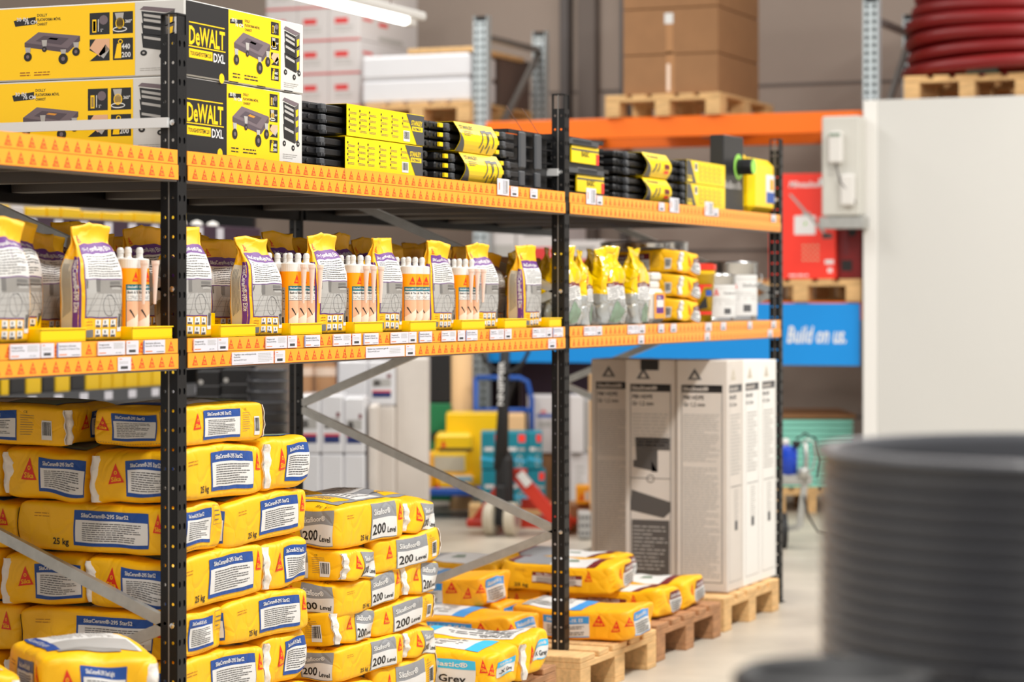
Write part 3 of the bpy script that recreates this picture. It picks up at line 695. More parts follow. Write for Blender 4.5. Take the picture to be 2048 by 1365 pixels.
# ================================================================== grout bags on the middle shelf
def ss(a, b, x):
    t = min(1, max(0, (x-a)/(b-a))); return t*t*(3-2*t)
def bag_G(Wd, D, H, seed, lean=0, shiny=0):
    r = random.Random(seed); off = Vector((r.uniform(0, 40), r.uniform(0, 40), 0)); curl = r.uniform(-.012, .012); tw = r.uniform(-.25, .25)
    def G(a, b, t):
        p = 5.5; k = (abs(a)**p+abs(b)**p)**(1/p); a, b = a/k, b/k
        w = Wd*(1 + .02*math.sin(math.pi*t) - .15*ss(.5, .9, t) + .06*ss(.9, 1, t)); d = D*(1 + .06*math.sin(math.pi*min(1, t*1.5)) - .92*ss(.6, .95, t))
        x = a*w/2; y = b*d/2; x -= (a*.022*ss(.5, .85, t))*(1-abs(b))**1.5
        y += lean*ss(.5, 1, t) + curl*ss(.8, 1, t)*math.sin(a*2) + .006*tw*a*ss(.6, 1, t)
        z = t*H - .012*ss(.8, 1, t)*abs(a*tw*2)
        q = Vector((x, y, z)); am = .0035 + .0085*ss(.5, .97, t) + shiny*.004
        y -= 0
        q += noise.noise_vector(q*13+off)*am + noise.noise_vector(q*38+off)*am*.4
        if t < .01: q.z = 0
        return q
    return G
def bag_faces(Wd, D, H):
    return {'F': lambda x, y: (2*x/Wd-1, -1, y/H), 'L': lambda x, y: (-1, 1-2*x/D, y/H), 'K': lambda x, y: (1-2*x/Wd, 1, y/H)}
def bag_body(G, H, m, m2=None, split=.55, n=12, nz=30):
    mb = MB(); ring = [(-1+2*i/n, -1) for i in range(n)]+[(1, -1+2*i/6) for i in range(6)]+[(1-2*i/n, 1) for i in range(n)]+[(-1, 1-2*i/6) for i in range(6)]
    N = len(ring); v = []
    for k in range(nz+1): v += [G(a, b, k/nz) for a, b in ring]
    f1 = []; f2 = []
    for k in range(nz):
        for i in range(N): (f2 if (m2 and k/nz < split) else f1).append((k*N+i, k*N+(i+1) % N, (k+1)*N+(i+1) % N, (k+1)*N+i))
    f1.append(tuple(range(nz*N, nz*N+N))); f1.append(tuple(range(N))[::-1])
    mb.add(v, f1, m)
    if m2: k0 = mb.mi(m2); mb.f += f2; mb.m += [k0]*len(f2)
    return mb
BW, BD, BH = .19, .072, .272
def make_grout(seed, lean):
    G = bag_G(BW, BD, BH, seed, lean); F = bag_faces(BW, BD, BH)
    root = bag_body(G, BH, 'bag_yellow').build('grout_bag', smooth=True); tag(root, 'x', 'bag')
    a = Art(); w, h = BW, BH
    a.logo(w*.08, h*.845, h*.075, ink='bag_yellow', w=.022)
    x0, x1 = w*.045, w*.955
    a.rect(x0, h*.19, x1, h*.83, 'purple'); a.up()
    a.text('SikaCeram\u00ae-690 Elite', w*.11, h*.765, h*.035, 'label_white', w=w*.74, bold=True)
    a.rect(x0+.004, h*.53, x1-.003, h*.745, 'label_white'); a.rect(x0+.004, h*.2, x1-.003, h*.522, 'photo_mid'); a.up()
    a.lines(w*.14, h*.545, w*.9, h*.735, 9, 'ink_grey', .36, seed)
    for q in range(8): a.ring(w*.095, h*(.553+q*.0235), .0025, .0025, .001, 'ink_light', 6)
    fy = h*.4                                                      # the bathroom picture: floor, walls, bath, shelf, oval
    a.rect(x0+.004, fy, w*.3, h*.522, 'photo_light').rect(w*.3, fy+.004, w*.4, h*.522, 'photo_grey').rect(w*.62, h*.455, w*.92, h*.47, 'photo_dark').rect(w*.66, h*.435, w*.88, h*.455, 'photo_light')
    a.rect(w*.08, h*.44, w*.13, h*.522, 'photo_dark').poly([(w*.07, fy+.002), (w*.32, fy+.002), (w*.3, fy+.012), (w*.07, fy+.014)], 'photo_light').rect(w*.62, h*.48, w*.86, h*.505, 'photo_grey')
    a.rect(x0+.004, h*.2, x1-.003, fy, 'photo_light'); a.up()
    for q in (-.5, -.2, .1, .4, .7, 1.0, 1.4): a.poly([(w*(.5+(q-.25)*.3), fy), (w*(.5+(q-.25)*.3)+.0012, fy), (min(x1-.004, max(x0+.004, w*(.5+(q-.25)*1.1)))+.0015, h*.2), (min(x1-.004, max(x0+.004, w*(.5+(q-.25)*1.1))), h*.2)], 'photo_grey')
    for q in (.25, .3, .355): a.rect(x0+.004, h*q, x1-.003, h*q+.0008, 'photo_mid')
    a.up(); a.ring(w*.6, h*.3, w*.14, h*.092, .0012, 'ink_grey', 20); a.z = 0
    for i in range(3):
        for j in range(2): a.rect(w*(.3+i*.17), h*(.03+j*.085), w*(.3+i*.17)+w*.13, h*(.03+j*.085)+h*.065, 'label_white'); a.up(); a.rect(w*(.31+i*.17), h*(.03+j*.085), w*(.31+i*.17)+w*.1, h*(.03+j*.085)+h*.018, 'photo_dark').rect(w*(.34+i*.17), h*(.06+j*.085), w*(.37+i*.17), h*(.085+j*.085), 'photo_grey'); a.z -= 1
    a.rect(w*.08, h*.03, w*.25, h*.09, 'photo_grey'); a.lines(w*.08, h*.12, w*.25, h*.17, 2, 'strip_edge', .2, 3)
    a.up(); a.barcode(w*.8, h*.075, w*.14, h*.16); a.z = 0
    mb = MB(); a.emit(mb, surf(G, F['F']), .0009, .0003, .012); mb.build('front_print', root, True)
    a = Art(); a.rect(BD*.18, h*.1, BD*.62, h*.7, 'side_beige'); a.rect(BD*.62, h*.02, BD*.93, h*.73, 'purple'); a.up()
    for q in range(6): a.rect(BD*(.26+q*.055), h*.2+q*.003, BD*(.28+q*.055), h*.66, 'ink_grey')
    a.text('SikaCeram\u00ae-690 Elite', BD*.68, h*.7, BD*.17, 'label_white', w=h*.46, bold=True, rot=-90)
    mb = MB(); a.emit(mb, surf(G, F['L']), .0009, .0003, .012); mb.build('side_print', root, True)
    return root
gr = [Proto(make_grout(41, .004)), Proto(make_grout(42, -.012)), Proto(make_grout(43, .014)), Proto(make_grout(44, .0)), Proto(make_grout(45, -.006))]
cx = [-.73, -.33, .114, .508, .909, 1.297, 1.688, 2.047, 2.449]
first = [1, 0, 3, 2, 0, 3, 1, 0, 4]
col = ['at the far left', 'left of the corner post', 'just right of the corner post', 'second right of the corner post', 'third right of the corner post', 'fourth right of the corner post', 'third left of the second post', 'second left of the second post', 'nearest the second post']
rows = ['front', 'second', 'third', 'rearmost']
for i, x in enumerate(cx):
    for k in range(4):
        if i == 1 and k == 3: continue
        r = random.Random(i*7+k); y = .062 + k*.115 + (.02 if k else 0)
        o = gr[(first[i]+k*2) % 5].put((x+(r.uniform(-.02, .02) if k else 0), y, ZM), r.uniform(-.04, .04) if k == 0 else r.uniform(-.12, .12), f'yellow and purple grout bag, {rows[k]} of its row, {col[i]}', 'grout bags on the middle shelf')
        o.scale = (1, 1, (1.07, 1.05, 1.08, 1.0, 1.07, 1.07, 1.05, 1.05, 1.04)[i] if k == 0 else r.uniform(.96, 1.12))
# extra bags standing between the rows, tops showing behind the cartridges
for j, (x, y) in enumerate(((-.52, .17), (-.51, .3), (-.11, .34), (.31, .22), (.31, .36), (.71, .4), (1.1, .42), (1.49, .4), (1.87, .42), (2.25, .3), (2.26, .42))):
    w = ['behind the leftmost yellow tray', 'deeper behind the leftmost yellow tray', 'deep behind the tray beside the corner post', 'behind the first tray right of the corner post', 'deeper behind the first tray right of the corner post', 'behind the first white-capped cartridges', 'behind the second set of cartridges', 'behind the third set of cartridges', 'behind the fourth set of cartridges', 'behind the empty tray second from the second post', 'deeper behind the tray second from the second post'][j]
    gr[(j*2+1) % 5].put((x, y, ZM+.002), .05*math.sin(j*3), f'yellow and purple grout bag {w}', 'grout bags on the middle shelf')

# yellow trays and sealant cartridges
def make_tray():
    w, d, h = .19, .13, .032
    mb = MB(); t = .003
    mb.box(0, 0, 0, w, d, t, 'tray_yellow'); mb.box(0, 0, t, w, t, h, 'tray_yellow', .001); mb.box(0, d-t, t, w, d, h+.03, 'tray_yellow', .001)
    mb.box(0, t, t, t, d-t, h, 'tray_yellow', .001).box(w-t, t, t, w, d-t, h, 'tray_yellow', .001); mb.box(-.003, -.003, h-.003, w+.003, .002, h, 'tray_yellow', .001)
    return tag(mb.build('display_tray'), 'x', 'tray')
tray = Proto(make_tray())
tw = ['leftmost', 'beside the corner post on its left', 'first right of the corner post', 'second right of the corner post, holding cartridges', 'third right of the corner post, holding cartridges', 'fourth right of the corner post, holding cartridges', 'fourth from the second post, holding cartridges', 'middle one between the last three bags', 'closest to the second post']
tpos = [c+.098 for c in cx]; tpos[1] = -.228; tpos[8] = 2.548-.0
for i, x in enumerate(tpos):
    o = tray.put((x, .006, ZM), 0, f'low yellow plastic tray between grout bags, {tw[i]}', 'yellow trays on the middle shelf')
    if i == 8: o.scale = (.6, 1, 1)
def make_tube():
    root = MB().lathe([(.0236, 0), (.0245, .002), (.0245, .176), (.0245, .178)], 'tube_orange', 28).build('sealant_cartridge', smooth=False)
    for p in root.data.polygons: p.use_smooth = len(p.vertices) == 4
    tag(root, 'x', 'cartridge')
    MB().lathe([(.0247, .176), (.0247, .198), (.022, .2), (.010, .202), (.0085, .205), (.0085, .214), (.0095, .215), (.0092, .224), (.006, .229), (.001, .23)], 'tube_white', 24).build('cap', root, False)
    R = .0247
    fn = lambda x, y: (Vector((R*math.sin(x/R), -R*math.cos(x/R), y)), Vector((math.sin(x/R), -math.cos(x/R), 0)))
    a = Art(); a.poly([(-.002, .142), (.022, .142), (.01, .168)], 'sika_red'); a.up().text('Sika', .003, .146, .006, 'tube_orange', w=.013, bold=True); a.z = 0
    a.rect(-.018, .012, .036, .135, 'teal'); a.up(); a.text('SikaSeal\u00ae-175', -.014, .126, .0055, 'label_white', w=.04, bold=True)
    a.rect(-.016, .094, .034, .121, 'label_white').rect(-.016, .02, .034, .093, 'peach_light'); a.up(); a.text('Bath & Tiles', -.014, .112, .0065, 'ink_black', w=.04, bold=True).lines(-.014, .097, .03, .107, 3, 'ink_grey', .4, 3)
    a.poly([(-.016, .04), (-.016, .093), (.034, .093), (.034, .07)], 'peach'); a.up(); a.poly([(-.01, .07), (-.006, .072), (.006, .052), (.004, .05)], 'ink_black').poly([(.006, .02), (.034, .02), (.034, .045)], 'peach'); a.z = 0
    a.rect(-.05, .02, -.028, .13, 'photo_light'); a.up(); a.lines(-.049, .05, -.029, .125, 10, 'ink_grey', .4, 4).rect(-.046, .024, -.032, .045, 'ink_black'); a.z = 0
    for q in range(3): a.rect(-.015+q*.016, .002, -.003+q*.016, .010, 'photo_grey')
    mb = MB(); a.emit(mb, fn, .0003, .0002, .006); mb.build('printed_label', root, False)
    nz = MB().tube([(.0335, -.022, .196), (.0335, -.022, .188), (.0335, -.022, .182), (.032, -.021, .085)], .01, 'nozzle', 12, rs=[.0105, .0105, .0085, .0035]).build('nozzle', root, False)
    return root
tb = Proto(make_tube()); tb_plain = dup(tb.o, (0, 0, 0), 0)
for c_ in list(tb_plain.children):
    if c_.name.startswith('nozzle'): bpy.data.objects.remove(c_)
tb_plain = Proto(tb_plain)
sets = {3: 3, 4: 3, 5: 3, 6: 3, 1: 2}
sn = {3: 'second right of the corner post', 4: 'third right of the corner post', 5: 'fourth right of the corner post', 6: 'fourth from the second post', 1: 'left of the corner post'}
for i, n in sets.items():
    for rw in range(2):
        for k in range(n):
            x = tpos[i]+.072+k*.0505-rw*.03; y = .048+rw*.051
            if i == 1: x = tpos[i]+.045+k*.055-rw*.01
            pos = ('left' if k == 0 else 'right' if k == n-1 else 'middle')
            o = (tb if i != 5 and rw == 0 else tb_plain).put((x, y, ZM+.0035), (-.5 if i != 5 else -.95), f'orange sealant cartridge, {"front" if rw == 0 else "back"} {pos} in the tray {sn[i]}', 'sealant cartridges in the yellow trays')

# ================================================================== second bay, middle shelf
def make_foil(seed, w, d, h):
    G = bag_G(w, d, h, seed, .0, 1.6); F = bag_faces(w, d, h)
    root = bag_body(G, h, 'foil_yellow', 'foil_silver', .4).build('foil_bag', smooth=True); tag(root, 'x', 'bag')
    a = Art(); a.logo(w*.08, h*.56, h*.09, ink='foil_yellow', w=.028)
    a.rect(w*.04, h*.49, w*.96, h*.54, 'maroon'); a.up(); a.text('Sika MonoTop\u00ae', w*.1, h*.503, h*.025, 'label_white', w=w*.6, bold=True)
    a.rect(w*.04, h*.32, w*.96, h*.49, 'label_white'); a.up(); a.lines(w*.1, h*.33, w*.9, h*.48, 6, 'ink_grey', .4, seed); a.z = 1
    a.poly([(w*.2, h*.05), (w*.7, h*.03), (w*.8, h*.2), (w*.5, h*.3), (w*.3, h*.2)], 'photo_green')
    mb = MB(); a.emit(mb, surf(G, F['F']), .0009, .0003, .015); mb.build('front_print', root, True)
    return root
fo = [Proto(make_foil(51, .19, .08, .29)), Proto(make_foil(52, .19, .08, .30))]
fx = [(2.79, .05, 0), (2.98, .06, .25), (3.24, .05, -.1), (3.55, .05, .05), (2.74, .2, 0), (3.0, .2, .3), (3.2, .22, -.2), (3.5, .2, 0), (2.58, .12, .4)]
fl = ['beside the second post on its right', 'creased, second from the second post', 'third from the second post', 'last before the white bottle', 'in the back row beside the second post', 'in the back row, second from the second post', 'in the back row, third from the second post', 'in the back row behind the last front one', 'crumpled, half behind the second post']
for k, (x, y, r) in enumerate(fx):
    o = fo[k % 2].put((x, y, ZM), r, f'shiny yellow and silver foil bag {fl[k]}', 'foil mortar bags'); o.scale = (1, 1, (1.0, .93, 1.02, 1.0, .95, .97, .9, .98, .96)[k])
dk = MB().box(0, 0, 0, .5, .3, .262, 'kraft', .01); tag(dk.build('open_carton', loc=(3.0, .42, ZM)), 'brown open carton behind the shiny foil bags', 'box')
# white bottle with purple label
b = thing('plastic_bottle', 'small white plastic bottle with purple and orange label', 'bottle', (3.72, .03, ZM))
MB().box(0, 0, 0, .15, .08, .14, 'tube_white', .02).box(.03, .015, .135, .12, .065, .175, 'tube_white', .012).build('body', b)
MB().box(.03, .012, .172, .13, .07, .205, 'tube_white', .008).build('cap', b)
a = Art(); a.rect(.01, .02, .14, .125, 'tube_orange'); a.up(); a.rect(.03, .04, .12, .115, 'purple'); a.up(); a.rect(.035, .065, .115, .095, 'label_white').text('Sika', .045, .1, .01, 'label_white', w=.04, bold=True); mb = MB(); a.emit(mb, face_front(0, 0, 0), .0006, .0004, 1); mb.build('label_print', b)
# three small sacks lying on each other
small = Proto(make_sack('mono', 61))
for k in range(3):
    o = small.put((4.09, .2, ZM+.1*k), R90, f'small yellow and maroon mortar sack, {("lowest", "middle", "topmost")[k]} of three beside the yellow bucket', 'three stacked small sacks'); o.scale = (.86, 1.02, .95)
def cyl_fn(R, c=(0, 0), a0=0): return lambda x, y: (Vector((c[0]+R*math.sin(x/R+a0), c[1]-R*math.cos(x/R+a0), y)), Vector((math.sin(x/R+a0), -math.cos(x/R+a0), 0)))
b = thing('plastic_bucket', 'yellow plastic bucket with red lid on the middle shelf', 'bucket', (4.46, .13, ZM), -.8)
MB().lathe([(.095, 0), (.108, .2), (.112, .2), (.112, .225)], 'can_yellow', 28).build('body', b, True)
MB().lathe([(.116, .222), (.116, .245), (.1, .25)], 'red_lid', 28).build('lid', b)
a = Art(); a.rect(-.05, .03, .07, .045, 'red_lid').rect(-.05, .15, .07, .16, 'red_lid').poly([(-.05, .09), (.0, .15), (.02, .15), (-.03, .06)], 'red_lid').poly([(-.02, .05), (.04, .06), (.03, .11)], 'ink_black').rect(.03, .11, .07, .135, 'tag_blue'); mb = MB(); a.emit(mb, cyl_fn(.106), .001, .0005, .01); mb.build('label_print', b)
def can(x, y, z, r, h, lw, label, handle=True):
    b = thing('metal_can', label, 'can', (x, y, z), -.55, 'metal paint cans')
    MB().lathe([(r, 0), (r+.002, .004), (r, .008), (r, h-.01), (r+.003, h-.006), (r+.003, h)], 'tin', 32).build('body', b, True)
    MB().lathe([(r*.9, h-.004), (r*.92, h+.004), (r*.8, h+.004), (r*.8, h-.002), (.001, h-.002)], 'tin', 32).build('lid', b, True)
    a = Art(); a.rect(-lw/2, h*.08, lw/2, h*.78, 'label_white'); a.up(); a.logo(-lw*.4, h*.55, h*.16, ink='label_white', w=lw*.16); a.text('Sikafloor\u00ae', -lw*.12, h*.57, h*.07, 'ink_grey', w=lw*.5).lines(-lw*.38, h*.34, lw*.35, h*.5, 4, 'ink_light', .3, 4).rect(-lw*.1, h*.15, lw*.12, h*.27, 'ink_grey').rect(-lw*.45, h*.7, lw*.45, h*.71, 'ink_light')
    mb = MB(); a.emit(mb, cyl_fn(r), .0012, .0005, .012); mb.build('label_print', b, True)
    if handle: MB().tube([(r*math.cos(t)*1.02, -r*1.0*math.sin(t)*.4-.9*r*.6, h*.8-.06*math.sin(t)) for t in [math.pi*i/12 for i in range(13)]], .0025, 'tin', 6).build('handle', b)
    return b
can(4.86, .16, ZM, .105, .205, .17, 'shorter metal can with white label, beside the yellow bucket', False)
can(5.18, .19, ZM, .135, .265, .21, 'taller metal can with white label, next to the last post')
can(4.78, .5, ZM, .15, .35, .2, 'wide metal can behind the shorter labelled can', False)
can(5.12, .52, ZM, .15, .36, .2, 'wide metal can behind the taller labelled can')

# ================================================================== top shelf
def dolly_art(a, x, y, w, h, persp=1):
    P = lambda u, v: (x+u*w, y+v*h)
    a.poly([P(0, .66), P(.25, .98), P(1, .80), P(.78, .42)], 'dolly_mid'); a.up()
    a.poly([P(0, .66), P(.78, .42), P(.78, .28), P(.0, .52)], 'dolly_grey').poly([P(.78, .42), P(1, .80), P(1, .64), P(.78, .28)], 'dolly_grey')
    a.poly([P(.2, .7), P(.35, .86), P(.8, .74), P(.66, .54)], 'dolly_grey').poly([P(.42, .74), P(.47, .79), P(.62, .75), P(.58, .7)], 'tube_orange'); a.up()
    for cx_, cy_, r in ((.06, .2, .085), (.7, .09, .1), (.93, .3, .08), (.36, .42, .05)):
        X, Y = P(cx_, cy_); a.poly([(X-w*.03, Y+h*.1), (X+w*.04, Y+h*.1), (X+w*.05, Y+h*.3), (X-w*.05, Y+h*.3)], 'ink_light'); a.up(); a.circ(X, Y, w*r*.85, 'ink_black', 14, h*r*1.7); a.up(); a.circ(X, Y, w*r*.35, 'dolly_mid', 10, h*r*.7); a.z -= 2
    a.z -= 2
def chest_art(a, x, y, w, h):
    P = lambda u, v: (x+u*w, y+v*h); a.poly([P(0, .92), P(.1, .98), P(.95, .9), P(.7, .84)], 'dolly_mid')
    for v0, v1 in ((.66, .86), (.46, .64), (.2, .44)):
        a.poly([P(.04, v1+.03), P(.68, v1-.04), P(.7, v0-.08), P(.08, v0)], 'dw_black').poly([P(.68, v1-.04), P(.92, v1+.03), P(.9, v0-.02), P(.7, v0-.08)], 'photo_dark'); a.up()
        n = 2 if v0 > .6 else 1
        for q in range(n): t = v1-.02-q*.09; a.poly([P(.1, t), P(.62, t-.07), P(.62, t-.12), P(.1, t-.05)], 'ink_light')
        a.poly([P(.74, (v0+v1)/2), P(.88, (v0+v1)/2+.03), P(.86, v0), P(.76, v0-.03)], 'dw_yellow'); a.z -= 1
    for u, v in ((.1, .1), (.6, .03), (.88, .12)): X, Y = P(u, v); a.circ(X, Y, w*.09, 'dw_black', 12, h*.055); a.up(); a.circ(X, Y, w*.035, 'ink_light', 8, h*.02); a.z -= 1
def icon(a, x, y, s, sy, kind):
    a.rect(x, y, x+s, y+sy, 'dw_black'); a.up()
    if kind == 0: a.rect(x+s*.14, y+sy*.1, x+s*.34, y+sy*.7, 'dw_yellow').rect(x+s*.18, y+sy*.16, x+s*.3, y+sy*.62, 'dolly_grey').circ(x+s*.7, y+sy*.66, s*.22, 'dolly_mid', 12, sy*.22).rect(x+s*.42, y+sy*.14, x+s*.46, y+sy*.7, 'label_white').text('5"', x+s*.55, y+sy*.12, sy*.14, 'label_white')
    if kind == 1: a.poly([(x+s*.1, y+sy*.95), (x+s*.55, y+sy*.95), (x+s*.5, y+sy*.6), (x+s*.2, y+sy*.6)], 'ink_light').circ(x+s*.35, y+sy*.48, s*.22, 'dw_yellow', 12, sy*.26).circ(x+s*.35, y+sy*.48, s*.18, 'dolly_grey', 12, sy*.22).ring(x+s*.35, y+sy*.2, s*.36, sy*.13, s*.05, 'label_white', 14).text('360\u00b0', x+s*.62, y+sy*.48, sy*.15, 'label_white', w=s*.33, bold=True)
    if kind == 2: a.poly([(x, y+sy*.6), (x+s*.3, y+sy), (x+s, y+sy), (x+s, y+sy*.5), (x+s*.5, y+sy*.2)], 'peach').poly([(x, y), (x+s*.4, y+sy*.3), (x, y+sy*.5)], 'dw_yellow').poly([(x+s*.45, y+sy*.3), (x+s*.8, y+sy*.75), (x+s, y+sy*.5), (x+s*.7, y+sy*.1)], 'ink_light')
    if kind == 3: a.poly([(x+s*.08, y+sy*.08), (x+s*.42, y+sy*.08), (x+s*.42, y+sy*.75), (x+s*.22, y+sy*.75)], 'dw_yellow').ring(x+s*.38, y+sy*.84, s*.12, sy*.11, s*.04, 'dw_yellow', 10).text('440', x+s*.44, y+sy*.5, sy*.24, 'label_white', w=s*.42, bold=True).text('200', x+s*.44, y+sy*.12, sy*.24, 'label_white', w=s*.45, bold=True)
    a.z -= 1
DWW, DWD, DWH = .668, .86, .2
def make_dw():
    root = MB().box(0, 0, 0, DWW, DWD, DWH, 'dw_white', .003).build('dolly_box'); tag(root, 'x', 'box')
    a = Art(); h = DWH; a.rect(.006, .003, .232, h-.003, 'dw_black').rect(.232, .003, .53, h-.003, 'dw_yellow'); a.up()
    a.text('DeWALT', .022, h*.42, h*.25, 'dw_yellow', w=.19, bold=True).rect(.02, h*.385, .215, h*.4, 'dw_yellow').rect(.022, h*.7, .21, h*.715, 'dw_yellow').rect(.022, h*.24, .145, h*.36, 'dw_yellow'); a.up()
    a.text('TOUGHSYSTEM 2.0', .028, h*.275, h*.055, 'dw_black', w=.11, bold=True).text('DXL', .15, h*.235, h*.12, 'label_white', w=.062, bold=True); a.z = 1
    a.circ(.195, .006, .014, 'dw_yellow', 10).poly([(.24, h*.8), (.31, h*.82), (.31, h*.88), (.24, h*.86)], 'dw_black').text('DOLLY', .322, h*.86, h*.035, 'ink_black', w=.03, bold=True).text('PLATAFORMA M\u00d3VIL', .322, h*.8, h*.035, 'ink_black', w=.085, bold=True).text('CHARIOT', .322, h*.74, h*.035, 'ink_black', w=.04, bold=True)
    a.up(); a.text('30 IN', .248, h*.83, h*.05, 'label_white', w=.03, bold=True).text('76 CM', .268, h*.775, h*.05, 'label_white', w=.045, bold=True); a.z = 1
    dolly_art(a, .262, h*.22, .205, h*.5); a.lines(.255, .012, .3, .03, 2, 'ink_black', .4, 3).lines(.32, .012, .4, .03, 2, 'ink_black', .4, 4)
    for k in range(4): icon(a, .472, h*(.77-k*.215), .046, h*.175, k)
    chest_art(a, .548, h*.2, .105, h*.74); a.lines(.55, .012, .64, .028, 3, 'ink_light', .3, 5); a.z = 1
    for x in (.235, .39, .55): a.rect(x, .0008, x+.05, .004, 'dw_black')
    mb = MB(); a.emit(mb, face_front(0, 0, 0), .0006, .0003, 1)
    a = Art(); W_ = DWD; a.rect(0.004, .004, W_-.15, h-.004, 'dw_yellow'); a.up(); R = lambda d: W_-d
    a.poly([(R(.525), h*.74), (R(.46), h*.76), (R(.46), h*.86), (R(.53), h*.82)], 'dw_black'); a.up(); a.text('30 IN', R(.52), h*.81, h*.05, 'label_white', w=.035, bold=True).text('76 CM', R(.495), h*.765, h*.05, 'label_white', w=.04, bold=True); a.z = 1
    a.text('DOLLY', R(.455), h*.86, h*.038, 'ink_black', w=.032, bold=True).text('PLATAFORMA M\u00d3VIL', R(.455), h*.8, h*.038, 'ink_black', w=.075, bold=True).text('CHARIOT', R(.455), h*.74, h*.038, 'ink_black', w=.032, bold=True)
    dolly_art(a, R(.495), h*.24, .175, h*.42)
    icon(a, R(.29), h*.58, .062, h*.29, 0); icon(a, R(.218), h*.58, .062, h*.29, 1); icon(a, R(.29), h*.23, .062, h*.29, 2); icon(a, R(.218), h*.23, .062, h*.29, 3)
    chest_art(a, R(.135), h*.24, .115, h*.7); a.lines(R(.135), .014, R(.03), .024, 2, 'ink_light', .3, 5); a.lines(R(.51), .012, R(.475), .026, 2, 'strip_edge', .4, 3).lines(R(.465), .012, R(.41), .026, 2, 'strip_edge', .4, 4)
    a.emit(mb, face_left(0, DWD, 0), .0006, .0003, 1)
    mb.build('carton_print', root); return root
dw = Proto(make_dw())
dw.put((.062, .035, ZT), 0, 'lower yellow and black dolly carton at the corner of the top shelf', 'dolly cartons'); dw.put((.064, .03, ZT+.202), .004, 'upper yellow and black dolly carton, topmost thing on the corner shelf', 'dolly cartons')

